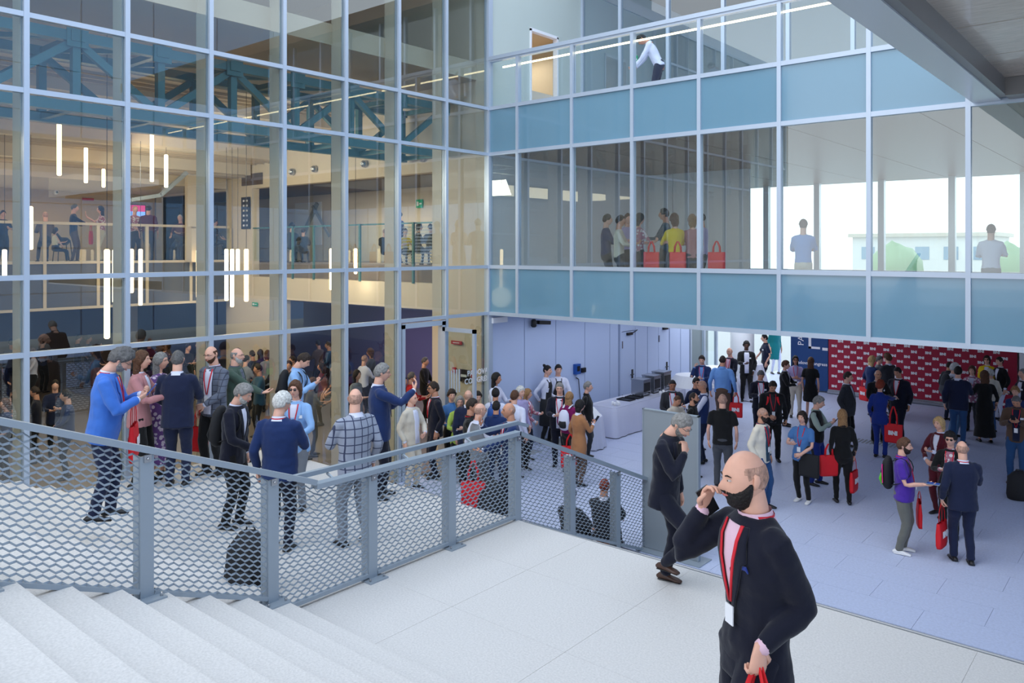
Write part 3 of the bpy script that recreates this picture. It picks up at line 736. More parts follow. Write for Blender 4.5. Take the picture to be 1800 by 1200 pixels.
# ---- beyond: opposite wing, ground, far buildings and trees
ow = struct('wall_right'); tag(ow, label='panelled glazed wing closing the courtyard behind the camera')
for k in range(20):
    for j in range(8):
        obj('facade_panel', box((22, -18 + k * 4, PLAZA + j * 2.4), (22.15, -18 + k * 4 + 3.9, PLAZA + j * 2.4 + 2.34)), 'opposite', ow)
obj('backing', box((22.1, -18, PLAZA), (22.4, 62, PLAZA + 19.2)), 'frame', ow)
gd = struct('ground'); obj('ground_plane', box((-120, -90, PLAZA - .6), (120, 190, PLAZA - .35)), 'asphalt', gd); tag(gd, label='pale ground around the building')
for k, (x, y, w_, d_, h) in enumerate(((-22, 95, 14, 10, 6.5), (2, 100, 18, 10, 5.2), (24, 110, 14, 10, 7))):
    e = empty('far_building', (x, y, PLAZA - .35), label=['pale building seen through the left of the far window band', 'wide low pale building in the middle of the far window band', 'pale building at the right of the far window band'][k], cat='building')
    obj('wall', box((-w_ / 2, 0, 0), (w_ / 2, d_, h)), 'far_wall', e); obj('roof', box((-w_ / 2 - .4, -.4, h), (w_ / 2 + .4, d_ + .4, h + .4)), 'fin', e)
    for q in range(5):
        for z in (1.2, 4.0): obj('window', box((-w_ / 2 + 1 + q * w_ / 5, -.05, z), (-w_ / 2 + 2.4 + q * w_ / 5, .02, z + 1.4)), 'spandrel', e)
for k, (x, y, s) in enumerate(((-18, 70, 2.2), (-10.5, 74, 1.8), (-6, 78, 2.0), (12, 80, 2.4))):
    e = empty('far_tree', (x, y, PLAZA - .35), label='pale green tree far beyond the window band, ' + ['leftmost', 'second from left', 'second from right', 'rightmost'][k], cat='tree')
    mb = MB(); mb.add(*tube([(0, 0, 2), (0, 0, 3), (0, 0, 4), (0, 0, 5), (0, 0, 5.6)], [s * .5, s, s * .95, s * .6, s * .2], 10))
    mb.v = [tuple(Vector(q) * (1 + .12 * noise.noise(Vector(q) * 1.3))) for q in mb.v]
    obj('crown', mb, 'leaf', e, True); obj('trunk', MB().cyl((0, 0, 0), (0, 0, 2.4), .18, .12), 'wood_ceiling', e)

# ================================================================== PEOPLE
def cloth(key, col, kind='plain', c2=(0, 0, 0)):
    if key in _mats: return _mats[key]
    m = mat(key, col, .85, 0, .25, bump=.35, bscale=9)
    n = m.node_tree; b = n.nodes['Principled BSDF']; b.inputs['Sheen Weight'].default_value = .15
    if kind == 'check':
        t = n.nodes.new('ShaderNodeTexCoord'); sp_ = n.nodes.new('ShaderNodeSeparateXYZ'); n.links.new(t.outputs['Object'], sp_.inputs[0])
        outs = []
        for ax, fr in (('X', 11.), ('Z', 11.), ('Y', 11.)):
            a = n.nodes.new('ShaderNodeMath'); a.operation = 'MULTIPLY'; a.inputs[1].default_value = fr; n.links.new(sp_.outputs[ax], a.inputs[0])
            f = n.nodes.new('ShaderNodeMath'); f.operation = 'FRACT'; n.links.new(a.outputs[0], f.inputs[0])
            g = n.nodes.new('ShaderNodeMath'); g.operation = 'LESS_THAN'; g.inputs[1].default_value = .13; n.links.new(f.outputs[0], g.inputs[0]); outs.append(g)
        x = n.nodes.new('ShaderNodeMath'); x.operation = 'MAXIMUM'; n.links.new(outs[0].outputs[0], x.inputs[0]); n.links.new(outs[1].outputs[0], x.inputs[1])
        mx = n.nodes.new('ShaderNodeMix'); mx.data_type = 'RGBA'; mx.inputs['A'].default_value = rgb(*col); mx.inputs['B'].default_value = rgb(*c2)
        n.links.new(x.outputs[0], mx.inputs['Factor']); n.links.new(mx.outputs['Result'], b.inputs['Base Color'])
    if kind == 'floral':
        t = n.nodes.new('ShaderNodeTexCoord'); v = n.nodes.new('ShaderNodeTexVoronoi'); v.inputs['Scale'].default_value = 16; n.links.new(t.outputs['Object'], v.inputs['Vector'])
        r = n.nodes.new('ShaderNodeValToRGB'); r.color_ramp.interpolation = 'CONSTANT'; r.color_ramp.elements[0].color = rgb(*c2); r.color_ramp.elements[1].position = .42; r.color_ramp.elements[1].color = rgb(*col)
        n.links.new(v.outputs['Distance'], r.inputs[0]); n.links.new(r.outputs[0], b.inputs['Base Color'])
    return m
SKIN = {'p': (222, 170, 148), 'm': (196, 140, 112), 't': (170, 114, 86), 'd': (84, 54, 42)}
for k_, c_ in SKIN.items():
    m_ = mat('skin_' + k_, c_, .5, 0, .4, noise_s=18, noise_a=.06)
    m_.node_tree.nodes['Principled BSDF'].inputs['Subsurface Weight'].default_value = .0
HAIR = {'black': (26, 22, 22), 'dark': (46, 34, 28), 'brown': (86, 56, 38), 'light': (150, 112, 74), 'blond': (196, 160, 110), 'red': (128, 50, 28), 'grey': (132, 130, 128), 'white': (204, 202, 198), 'salt': (96, 94, 94), 'stub': (182, 142, 124)}
for k_, c_ in HAIR.items(): mat('hair_' + k_, c_, .6, 0, .35, noise_s=40, noise_a=.3, bump=.9, bscale=50)
mat('lip', (176, 96, 90), .5); mat('lens', (30, 30, 36), .1); mat('lanyard', (206, 24, 44), .6); mat('badge', (236, 238, 244), .5)
mat('leather_brown', (70, 46, 36), .45); mat('leather_black', (22, 20, 22), .4); mat('sole_white', (226, 226, 228), .6); mat('eye_white', (196, 184, 178), .4)
PAL = {'navy': (24, 32, 60), 'dnavy': (15, 18, 36), 'mnavy': (26, 46, 92), 'royal': (22, 46, 124), 'blazerblue': (60, 110, 196), 'sky': (140, 178, 224), 'ltblue': (104, 148, 206), 'shirtblue': (72, 118, 176),
       'white': (232, 232, 238), 'black': (18, 18, 20), 'char': (44, 46, 52), 'grey': (122, 126, 134), 'dgrey': (72, 74, 80), 'green': (66, 84, 74), 'lime': (150, 176, 76), 'pink': (176, 122, 124), 'pinksh': (222, 186, 204),
       'beige': (206, 196, 180), 'camel': (164, 112, 74), 'brown': (88, 68, 56), 'maroon': (84, 18, 32), 'magenta': (124, 18, 84), 'purple': (76, 44, 150), 'yellow': (226, 194, 20), 'jeans': (42, 78, 124), 'djeans': (26, 36, 60),
       'ltjeans': (84, 120, 160), 'teal': (20, 120, 124), 'red': (170, 22, 34), 'khaki': (104, 104, 98), 'cream': (224, 214, 196), 'tealshirt': (34, 70, 92), 'sage': (150, 166, 158), 'lilac': (170, 160, 200), 'mesh': (200, 206, 220)}
def CM(c):
    if c == 'check': return cloth('cloth_check', (150, 156, 172), 'check', (60, 66, 92))
    if c == 'check_dark': return cloth('cloth_check_dark', (96, 102, 118), 'check', (60, 64, 78))
    if c == 'floral': return cloth('cloth_floral', (104, 70, 130), 'floral', (206, 190, 204))
    if c == 'print': return cloth('cloth_print', (170, 110, 130), 'floral', (220, 214, 216))
    return cloth('cloth_' + c, PAL[c])

def Rx(t): return Matrix.Rotation(t, 4, 'X')
def Ry(t): return Matrix.Rotation(t, 4, 'Y')
def Rz(t): return Matrix.Rotation(t, 4, 'Z')
T = Matrix.Translation
_grid = {}
def sph(n1, n2):
    if (n1, n2) in _grid: return _grid[(n1, n2)]
    P = []; F = []
    for i in range(n2 + 1):
        th = PI * i / n2
        for k in range(n1):
            ph = 2 * PI * k / n1; P.append((math.sin(th) * math.sin(ph), math.sin(th) * math.cos(ph), math.cos(th)))
    for i in range(n2):
        for k in range(n1): F.append((i * n1 + k, (i + 1) * n1 + k, (i + 1) * n1 + (k + 1) % n1, i * n1 + (k + 1) % n1))
    _grid[(n1, n2)] = (np.array(P), F); return _grid[(n1, n2)]
def head_shape(D, female=False):
    """unit directions -> head surface in metres; +Y is the face"""
    x, y, z = D[:, 0], D[:, 1], D[:, 2]
    X = x * .076; Y = y * .098; Z = z * .118
    lo = np.clip(-z, 0, 1); X = X * (1 - .34 * lo ** 1.6 * (1.15 if female else 1)); Y = np.where(y < 0, Y * (1 - .42 * lo), Y)
    up = np.clip(z, 0, 1); Y = np.where(y > 0, Y * (1 - .06 * up ** 2), Y * 1.02)
    fr = np.clip(y, 0, 1)
    g = lambda cx, cz, sx, sz: np.exp(-((x - cx) / sx) ** 2 - ((z - cz) / sz) ** 2) * (y > 0)
    Y = Y + .026 * g(0, -.22, .13, .13) + .016 * g(0, -.05, .10, .14) - .009 * (g(.34, .08, .17, .13) + g(-.34, .08, .17, .13)) + .005 * (g(.3, .25, .3, .08) + g(-.3, .25, .3, .08))
    Y = Y + .006 * g(0, -.5, .22, .07) - .004 * g(0, -.42, .3, .04) + .010 * g(0, -.78, .3, .16) + .004 * (g(.5, -.2, .2, .2) + g(-.5, -.2, .2, .2)) - .004 * g(0, -.62, .3, .06)
    return np.stack([X, Y, Z], 1)
HC = .118      # head centre to crown, metres
def hair_mesh(style, lod, female, seed):
    n1, n2 = (40, 28) if lod == 0 else ((24, 16) if lod == 1 else (14, 9))
    D, F = sph(n1, n2); x, y, z = D[:, 0], D[:, 1], D[:, 2]
    base = head_shape(D, female); az = np.degrees(np.abs(np.arctan2(x, y)))
    fr_ = .50 if style in ('short', 'curly', 'crop', 'thin') else .46
    zb = np.interp(az, [0, 40, 62, 80, 95, 110, 180], [fr_, fr_ - .05, .12, -.12, .08, -.38, -.55])
    if style == 'thin': zb = np.interp(az, [0, 45, 70, 80, 95, 110, 180], [.95, .85, .2, -.1, .08, -.38, -.55])
    if style == 'fringe': zb = np.interp(az, [0, 80, 95, 110, 180], [2, .0, .08, -.38, -.55])
    if style in ('long', 'bob', 'longcurl'): zb = np.interp(az, [0, 30, 50, 70, 90, 180], [.5, .45, .1, -.3, -.6, -.8])
    mk = np.clip((z - zb) / .12, 0, 1)
    if style == 'fringe': mk = mk * np.clip((.62 - z) / .15, 0, 1)
    th = {'short': .015, 'crop': .005, 'curly': .034, 'bun': .012, 'long': .018, 'bob': .022, 'longcurl': .028, 'fringe': .003, 'thin': .010, 'medium': .026}[style]
    nz = np.array([noise.noise(Vector(d) * (5 if 'curl' in style else 3) + Vector((seed, 0, 0))) for d in D])
    am = .6 if 'curl' in style else .3
    if style == 'short': th = th * (1 + .5 * np.clip(z, 0, 1) * (y > -.3))
    t = mk * th * (1 + am * nz) - (1 - mk) * .006
    L = np.linalg.norm(base, axis=1, keepdims=True)
    V = base * (1 + t[:, None] / L)
    F2 = [f for f in F if max(mk[i] for i in f) > .02]
    mb = MB(); mb.add(V.tolist(), F2)
    s = lod == 0 and 14 or 10
    if style in ('long', 'bob', 'longcurl'):
        dz = {'long': -.34, 'bob': -.15, 'longcurl': -.27}[style]; wv = .105 if style == 'longcurl' else .088
        pts = [(0, -.022, .06), (0, -.036, -.02), (0, -.05, dz * .5), (0, -.055, dz)]
        R = [(.07, .06), (wv * .92, .066), (wv, .055), (wv * .62, .03)]
        P, RR = smooth_path(pts, R, 2); v, f = tube(P, RR, 16)
        v = [Vector(p) * 1 + Vector((0, 0, 0)) for p in v]
        for p in v:
            q = noise.noise(Vector(p) * 22 + Vector((seed, 3, 1))); p.x *= 1 + .12 * q; p.y += .008 * q
        mb.add(v, f)
    if style == 'bun':
        v, f = tube([(0, -.055, .085), (0, -.085, .11), (0, -.105, .125)], [.03, .038, .026], 10); mb.add(v, f)
    return mb
def beard_mesh(lod, t0, female=False):
    n1, n2 = (40, 28) if lod == 0 else (24, 16)
    D, F = sph(n1, n2); x, y, z = D[:, 0], D[:, 1], D[:, 2]; base = head_shape(D); az = np.degrees(np.abs(np.arctan2(x, y)))
    zt = np.interp(az, [0, 14, 30, 55, 80, 90], [-.30, -.34, -.42, -.30, -.05, -.05])
    mk = np.clip((zt - z) / .06, 0, 1) * np.clip((92 - az) / 8, 0, 1)
    mouth = np.exp(-(x / .2) ** 2 - ((z + .49) / .06) ** 2) * (y > 0); mk = mk * (1 - np.clip(mouth * 1.6, 0, 1))
    t = mk * t0 * (1 + .5 * np.clip(-z, 0, 1)) - (1 - mk) * .004
    L = np.linalg.norm(base, axis=1, keepdims=True); V = base * (1 + t[:, None] / L)
    return MB().add(V.tolist(), [f for f in F if max(mk[i] for i in f) > .05])
def xf(mb, M4):
    mb.v = [tuple(M4 @ Vector(p)) for p in mb.v]; return mb
def hand(mb, w_, d, nrm, side, H, curl, lod):
    """w_ wrist, d pointing direction, nrm palm normal, thumb towards `side`"""
    d = d.normalized(); nrm = (nrm - d * nrm.dot(d)).normalized(); sd = d.cross(nrm).normalized() * side
    pl = .052 * H; n = 10 if lod == 0 else 6
    pts = [w_ - d * .012 * H, w_ + d * pl * .35, w_ + d * pl * .8, w_ + d * pl]
    mb.add(*tube(pts, [(.0155 * H, .011 * H), (.022 * H, .010 * H), (.0245 * H, .009 * H), (.022 * H, .0075 * H)], n, ref=sd))
    if lod == 2: 
        a = w_ + d * pl; q = (d * math.cos(curl) + nrm * math.sin(curl)).normalized()
        mb.add(*tube([a, a + (d + q) * .02 * H, a + (d + q) * .02 * H + q * .02 * H], [(.021 * H, .007 * H), (.019 * H, .006 * H), (.012 * H, .005 * H)], 6, ref=sd)); return
    for k, ln in enumerate((.042, .047, .044, .034)):
        o = w_ + d * pl * .93 + sd * ((1.5 - k) * .0112 * H); p = [o]; a = curl * .5 + .06 * k
        for sgm in (.42, .32, .26):
            q = (d * math.cos(a) + nrm * math.sin(a)).normalized(); p.append(p[-1] + q * ln * sgm * H); a += curl * .75
        r = .0056 * H; mb.add(*tube(p, [r, r * .95, r * .85, r * .7], 6, ref=sd))
    o = w_ + d * pl * .25 + sd * .016 * H; q1 = (sd * .75 + d * .65 + nrm * .35).normalized(); q2 = (sd * .25 + d * .9 + nrm * (.25 + curl * .4)).normalized()
    mb.add(*tube([o, o + q1 * .022 * H, o + q1 * .022 * H + q2 * .02 * H, o + q1 * .022 * H + q2 * .036 * H], [.0085 * H, .0072 * H, .0062 * H, .0045 * H], 6, ref=nrm))
def ik(a, b, l1, l2, hint):
    d = b - a; L = d.length
    if L > (l1 + l2) * .995: b = a + d.normalized() * (l1 + l2) * .995; d = b - a; L = d.length
    x = (l1 * l1 - l2 * l2 + L * L) / (2 * L); h = math.sqrt(max(l1 * l1 - x * x, 0)); u = d.normalized()
    hv = hint - u * hint.dot(u)
    if hv.length < 1e-4: hv = Vector((0, -1, 0))
    return a + u * x + hv.normalized() * h, b
ARM = {  # wrist (x outward, y forward, z), elbow hint, palm normal, curl, pointing (None = along the forearm)
    'down': ((.145, .02, .505), (.3, -1, 0), (-1, 0, 0), .45, (0, .1, -1)),
    'bag': ((.150, .03, .51), (.3, -1, 0), (-1, 0, 0), 1.35, (0, .05, -1)),
    'hold': ((.045, .19, .665), (.8, -.2, -1), (-.3, -.3, 1), 1.0, (-.6, .8, .15)),
    'text': ((.035, .165, .715), (.8, -.3, -1), (-.5, -.6, .6), 1.1, (-.5, .7, .5)),
    'low': ((.05, .14, .57), (1, -.4, -.3), (-.2, -1, 0), .8, (-.9, .3, -.3)),
    'ear': ((.100, .088, .836), (.25, -.25, -1), (-.9, -.25, .1), 1.0, (-.22, -.18, .95)),
    'carry': ((.118, .06, .57), (-.05, -1, 0), (-1, 0, 0), 1.35, (0, .15, -1)),
    'offer': ((.09, .165, .655), (.5, -.5, -1), (0, 0, 1), .4, (-.1, 1, .05)),
    'chin': ((.025, .125, .835), (.7, .2, -1), (-.4, -.9, 0), 1.1, (-.4, -.3, .9)),
    'pocket': ((.125, .03, .505), (.7, -1, 0), (-1, 0, 0), .6, (-.15, .3, -1)),
    'reach': ((.10, .30, .76), (.5, 0, -1), (-.2, 0, -1), .35, (0, 1, .1)),
    'up': ((.06, .24, .80), (.7, 0, -1), (0, -1, .2), .5, (-.3, .3, .9)),
    'out': ((.30, .10, .72), (0, -.3, -1), (0, 1, 0), .3, (1, .5, 0)),
    'give': ((.07, .27, .64), (.6, -.3, -1), (0, 0, 1), .4, (-.2, 1, .1)),
    'back': ((.05, -.09, .56), (1, -.6, 0), (0, 1, 0), .7, (-1, 0, -.2)),
    'cross': ((.0, .13, .68), (1, -.1, -.6), (0, -1, 0), .6, (-1, .1, .1)),
    'knee': ((.08, .22, .58), (1, 0, -.3), (0, 0, -1), .4, (-.2, 1, -.2)),
}
people = {}
FOLD = bpy.data.textures.new('folds', 'CLOUDS'); FOLD.noise_scale = .11; FOLD.noise_depth = 1
def person(px, py, Hm, face, top, bot, hair=('short', 'dark'), skin='p', kind='suit', arms=('down', 'down'), lod=1, label='', lean=0, yaw=0, nod=0,
           female=False, level=None, fat=1., legs='stand', shirt='white', beard=None, glasses=None, lan=False, badge=False, shoes='black', seat=None, at=None, group=None, name='person', lip=False, hem=None, sleeve=None, sink=0., dpref=None, gap=.3, up=0., hs=1.):
    seed = int(px * 13 + py * 7) % 997; rnd = random.Random(seed)
    k = Hm / 1.78; H = Hm
    if at is not None: base = Vector(at)
    else:
        lo_, hi_ = 1.0, 60.0
        drop = 0.0 if seat is None else (.50 - seat) * H
        # step outwards along the ray of the crown until the figure's feet meet the ground below
        hh = H * (1 - .0 ) - drop - sink - lean * lean * .25 * H - (abs(nod) * .03 * H)
        d = 1.5 if level is not None and px > 1250 else (6.2 if dpref is None else dpref)
        while d < 45 and dpref is None:
            p = at_depth(px, py, d)
            g = level if level is not None else ground(p.x, p.y)
            if p.z - hh <= g: break
            d += .02
        if dpref is not None:      # several depths fit on the stairs: take the one nearest the wanted depth, then trim the height
            best = min([dpref + q * .05 for q in range(-40, 60)], key=lambda q: abs(at_depth(px, py, q).z - hh - (level if level is not None else ground(*at_depth(px, py, q).xy))) * 3 + abs(q - dpref) * .12)
            d = best; p = at_depth(px, py, d); g = level if level is not None else ground(p.x, p.y)
            H = Hm = min(Hm * 1.08, max(Hm * .93, (p.z - g) / hh * H)); k = Hm / 1.78
        dm = (XL + gap) / dirv(px)[0] if p.x < XL + gap else 99
        if d > dm:      # keep clear of the wall plane: stand nearer and a little taller
            d = dm; p = at_depth(px, py, d); g = level if level is not None else ground(p.x, p.y)
            H = Hm = min(1.95, max(1.5, (p.z - g) / hh * H)); k = Hm / 1.78
        base = Vector((p.x, p.y, g))
    tocam = Vector((-base.x, -base.y, 0)).normalized(); rt = Vector((-tocam.y, tocam.x, 0))
    fa = math.radians(face); fw = tocam * math.cos(fa) + rt * math.sin(fa)
    rzv = math.atan2(-fw.x, fw.y)
    # the crown, not the feet, is what the pixel names: shift the foot point back by the lean
    hp = seat if seat is not None else .50
    dz = (hp - .50) * H + up
    off = fw * (math.sin(lean) * .45 * H + math.sin(nod) * .06 * H)
    if at is None: base = base - Vector((off.x, off.y, 0))
    root = empty(name, base, rzv, label=label, cat='person', group=group)
    MU = T((0, 0, dz)) @ T((0, 0, .52 * H)) @ Rx(-lean) @ T((0, 0, -.52 * H))
    MH = MU @ T((0, 0, .85 * H)) @ Rz(-yaw) @ Rx(-nod) @ T((0, 0, -.85 * H))
    sw = .090 if female else .101; sw *= (1 + (fat - 1) * .5)
    nl = 14 if lod == 0 else (10 if lod == 1 else 7)
    # ---- skeleton
    hips = [Vector((s * .052 * H, 0, hp * H + up)) for s in (-1, 1)]; lg = 1 + up / (.46 * H)
    ft = {'stand': [(-.06, .01, 0), (.06, -.01, 0)], 'wide': [(-.085, .0, 0), (.085, 0, 0)], 'walk': [(-.05, .17, 0), (.05, -.13, .02)], 'step': [(-.055, .07, 0), (.055, -.06, 0)],
          'lean': [(-.03, -.02, 0), (.04, .05, .045)], 'sit': [(-.07, .27, 0), (.07, .27, 0)], 'perch': [(-.07, .2, .12), (.07, .2, .12)]}[legs]
    if legs == 'stand': ft = [(a + rnd.uniform(-.01, .01), b + rnd.uniform(-.03, .03), c) for a, b, c in ft]
    ank = [Vector((a * H, b * H, (c + .045) * H)) for a, b, c in ft]
    kn = []
    for j in (0, 1):
        hint = Vector((0, 1, .2 if legs in ('sit', 'perch') else 0))
        kk, ank[j] = ik(hips[j], ank[j], .235 * H * lg, .23 * H * lg, hint); kn.append(kk)
    if legs == 'lean': kn[1] = Vector((.05 * H, .20 * H, .30 * H)); ank[1] = Vector((.02 * H, .0 * H, .12 * H))
    sh = [MU @ Vector((s * sw * H, -.004 * H, .793 * H)) for s in (-1, 1)]
    el = []; wr = []; hd = []; pn = []; cu = []
    for j, s in enumerate((-1, 1)):
        a = arms[j]; A = ARM[a]; wv = Vector((A[0][0] * s, A[0][1], A[0][2])) * H; 
        if a not in ('down', 'bag', 'ear', 'chin'): wv += Vector((0, rnd.uniform(-.01, .02), rnd.uniform(-.02, .02))) * H
        if a in ('down', 'bag', 'pocket'): wv.x *= (fat ** .6) * (sw / .112)
        if a in ('ear', 'chin'): wv = MH @ wv
        else: wv = MU @ wv
        e, wv = ik(sh[j], wv, .168 * H, .148 * H, (MU.to_3x3() @ Vector((A[1][0] * s, A[1][1], A[1][2]))))
        el.append(e); wr.append(wv); cu.append(A[3])
        hd.append(MU.to_3x3() @ Vector((A[4][0] * s, A[4][1], A[4][2]))); pn.append(MU.to_3x3() @ Vector((A[2][0] * s, A[2][1], A[2][2])))
    mats_skin = 'skin_' + skin
    # ---- body (one mesh): torso, legs, arms with hands, neck and head
    b = MB()
    zt = [.46, .52, .6, .68, .76, .81, .84]
    tor = [(.078, .058), (.082, .06), (.07, .05), (.078, .056), (.088, .056), (.07, .042), (.032, .032)]
    if lod < 2:
        tb = .80 if female else .94
        b.add(*tube([MU @ Vector((0, 0, z * H)) for z in zt], [(a * tb * H * (fat if i < 4 else 1), c * tb * H) for i, (a, c) in enumerate(tor)], nl))
        for j in (0, 1):
            b.add(*tube([hips[j] + Vector((0, 0, .02 * H)), (hips[j] + kn[j]) / 2, kn[j], (kn[j] + ank[j]) / 2, ank[j]], [.036 * H, .032 * H, .024 * H, .021 * H, .016 * H], nl))
    for j, s in enumerate((-1, 1)):
        P, R = smooth_path([sh[j], sh[j] * .5 + el[j] * .5, el[j], el[j] * .55 + wr[j] * .45, wr[j]], [.020 * H, .020 * H, .016 * H, .019 * H, (.0155 * H, .012 * H)], 2 if lod < 2 else 1)
        b.add(*tube(P, R, nl, ref=(0, 0, 1) if abs((wr[j] - el[j]).normalized().z) < .7 else (1, 0, 0)))
        hand(b, wr[j], hd[j], pn[j], -s, H, cu[j], lod)
    # neck and head
    nk = .034 if not female else .029
    b.add(*tube([MH @ Vector((0, -.012 * H, .80 * H)), MH @ Vector((0, -.008 * H, .85 * H)), MH @ Vector((0, 0, .90 * H))], [(nk * 1.25 * H, nk * 1.1 * H), (nk * H, nk * H), (nk * H, nk * H)], nl + 2))
    HS = H / 1.78 * hs
    MHC = MH @ T((0, .012 * H, H - HC * HS)) @ Matrix.Scale(HS, 4)
    n1, n2 = (44, 32) if lod == 0 else ((26, 18) if lod == 1 else (14, 10))
    D, F = sph(n1, n2); V = head_shape(D, female)
    b.add([MHC @ Vector(p) for p in V.tolist()], F)
    if lod < 2:
        for s in (-1, 1):
            pts = [(.070 * s, -.008, -.030), (.078 * s, -.012, -.012), (.083 * s, -.016, .008), (.082 * s, -.016, .024), (.072 * s, -.010, .032)]
            b.add(*[[MHC @ Vector(p) for p in tube(pts, [(.004, .008), (.005, .013), (.005, .016), (.005, .013), (.004, .007)], 8)[0]], tube(pts, [.01] * 5, 8)[1]])
    obj('body', b, mats_skin, root, True)
    def onhead(nm, mb, m): return obj(nm, xf(mb, MHC), m, root, True)
    if hair: onhead('hair', hair_mesh(hair[0], lod, female, seed), 'hair_' + hair[1])
    if beard: onhead('beard', beard_mesh(min(lod, 1), .012 if beard[0] == 'full' else .004), 'hair_' + beard[1])
    if lod < 2:
        e_ = MB()
        for s in (-1, 1):
            e_.add(*tube([(s * .029, .080, .010), (s * .029, .0905, .010)], [(.013, .006), (.009, .004)], 8))
        if lod == 0: onhead('eyes', e_, 'eye_white'); e_ = MB()
        if lod == 0:
            for s in (-1, 1): e_.add(*tube([(s * .029, .086, .010), (s * .029, .0935, .010)], [.0045, .003], 8))
        if lod == 0:
            for s in (-1, 1): onhead('brow', MB().add(*tube([(s * .014, .0955, .027), (s * .030, .094, .032), (s * .045, .083, .026)], [.003, .0036, .002], 5, ref=(0, 1, 0))), 'hair_' + (hair[1] if hair and hair[1] not in ('stub', 'white', 'blond') else 'dark'))
        for s in (-1, 1) if lod else ():
            e_.add(*tube([(s * .014, .0955, .027), (s * .030, .094, .032), (s * .045, .083, .026)], [.003, .0036, .002], 5, ref=(0, 1, 0)))
        onhead('brows' if lod else 'pupils', e_, 'hair_' + (hair[1] if hair and hair[1] not in ('stub', 'white', 'blond') else 'dark'))
        if lod == 0 or lip:
            onhead('lips', MB().add(*tube([(-.022, .089, -.057), (-.008, .101, -.055), (.008, .101, -.055), (.022, .089, -.057)], [.002, .0055, .0055, .002], 6, ref=(0, 1, 0))), 'lip')
    if glasses:
        g_ = MB(); lens = MB()
        for s in (-1, 1):
            lens.add(*tube([(s * .030, .100, .008), (s * .030, .103, .008)], [(.020, .015), (.020, .015)], 10))
            g_.bar((s * .052, .097, .014), (s * .078, -.01, .014), .003, .004)
            g_.bar((s * .010, .104, .021), (s * .052, .100, .021), .003, .004)
        g_.bar((-.010, .106, .016), (.010, .106, .016), .003, .004)
        gg = onhead('glasses', g_, 'black')
        if glasses == 'sun': o_ = obj('lens', xf(lens, MHC), 'lens', gg)
    # ---- clothes
    c = CM(top); cb = CM(bot) if bot else None
    vox = {0: .012, 1: .02, 2: .034}[lod]
    def grow(nm, mb, m, sm=3, v=None):
        o = obj(nm, mb, m, root, True)
        r_ = o.modifiers.new('weld', 'REMESH'); r_.mode = 'VOXEL'; r_.voxel_size = v or vox; r_.use_smooth_shade = True
        s_ = o.modifiers.new('soften', 'SMOOTH'); s_.factor = .6; s_.iterations = sm
        if lod < 2:      # cloth folds
            d_ = o.modifiers.new('folds', 'DISPLACE'); d_.texture = FOLD; d_.strength = .018 if lod == 0 else .022; d_.mid_level = .32; d_.texture_coords = 'LOCAL'
        return o
    jk = kind in ('suit', 'blazer', 'coat', 'open')
    hemz = hem if hem else {'suit': .44, 'blazer': .45, 'open': .46, 'coat': .28, 'shirt': .49, 'tee': .47, 'sweater': .48, 'vest': .49, 'dress': .44, 'apron': .49}[kind]
    fx = lambda z: 1 + (fat - 1) * max(0., 1 - abs(z - .58) / .2)
    zs = [.842, .826, .810, .775, .72, .66, .60, .54, .49, .44, .36, .28]
    rw = [.040, .064, .090, .106, .110, .100, .093, .098, .104, .108, .112, .118] if not female else [.034, .054, .076, .090, .094, .082, .077, .094, .104, .106, .108, .112]
    rd = [.036, .044, .052, .062, .069, .066, .064, .067, .071, .075, .080, .085] if not female else [.031, .038, .046, .060, .074, .062, .056, .066, .074, .076, .08, .084]
    ex = .006 if jk else -.002
    sec = [(z, a + ex, d_ + ex) for z, a, d_ in zip(zs, rw, rd) if z >= hemz - 1e-6]
    if sec[-1][0] > hemz + .01: sec.append((hemz, sec[-1][1] + .002, sec[-1][2] + .002))
    def yc(z): return -.006 + (fat - 1) * .12 * max(0., 1 - abs(z - .58) / .2)
    if seat is not None: sec = [q for q in sec if q[0] >= .47]
    mb = MB().add(*tube([MU @ Vector((0, yc(z) * H, z * H)) for z, a, d_ in sec], [(a * H * fx(z), d_ * H * (1 + (fx(z) - 1) * 1.3)) for z, a, d_ in sec], 20 if lod < 2 else 12, cap=False))
    sleeves = 'short' if kind == 'tee' else (sleeve or 'long')
    slm = MB(); th_ = .002 if jk else -.001
    for j, s in enumerate((-1, 1)):
        inn = sh[j] + MU.to_3x3() @ Vector((-s * .035 * H, 0, .006 * H))
        if sleeves == 'long':
            wc = wr[j] + (el[j] - wr[j]) * (.10 if jk else .06)
            pts = [inn, sh[j], sh[j] * .5 + el[j] * .5, el[j], el[j] * .5 + wc * .5, wc]
            rr = [.028, .034 + th_, .033 + th_, .029 + th_, .026 + th_, .021 + th_]
        else:
            m_ = sh[j] * .35 + el[j] * .65; pts = [inn, sh[j], m_]; rr = [.028, .033, .035]
        if female: rr = [q * .86 for q in rr]
        P, R = smooth_path(pts, [q * H for q in rr], 2); slm.add(*tube(P, R, 12 if lod < 2 else 8, ref=(0, 1, .3)))
    names = {'suit': 'jacket', 'blazer': 'jacket', 'coat': 'coat', 'open': 'jacket', 'shirt': 'shirt', 'tee': 't_shirt', 'sweater': 'sweater', 'vest': 'waistcoat', 'dress': 'dress', 'apron': 'shirt'}
    if kind == 'vest': grow('shirt_sleeves', slm, CM(shirt))
    else: mb.add(slm.v, slm.f)
    if kind == 'dress' and hem is None: hem = .27
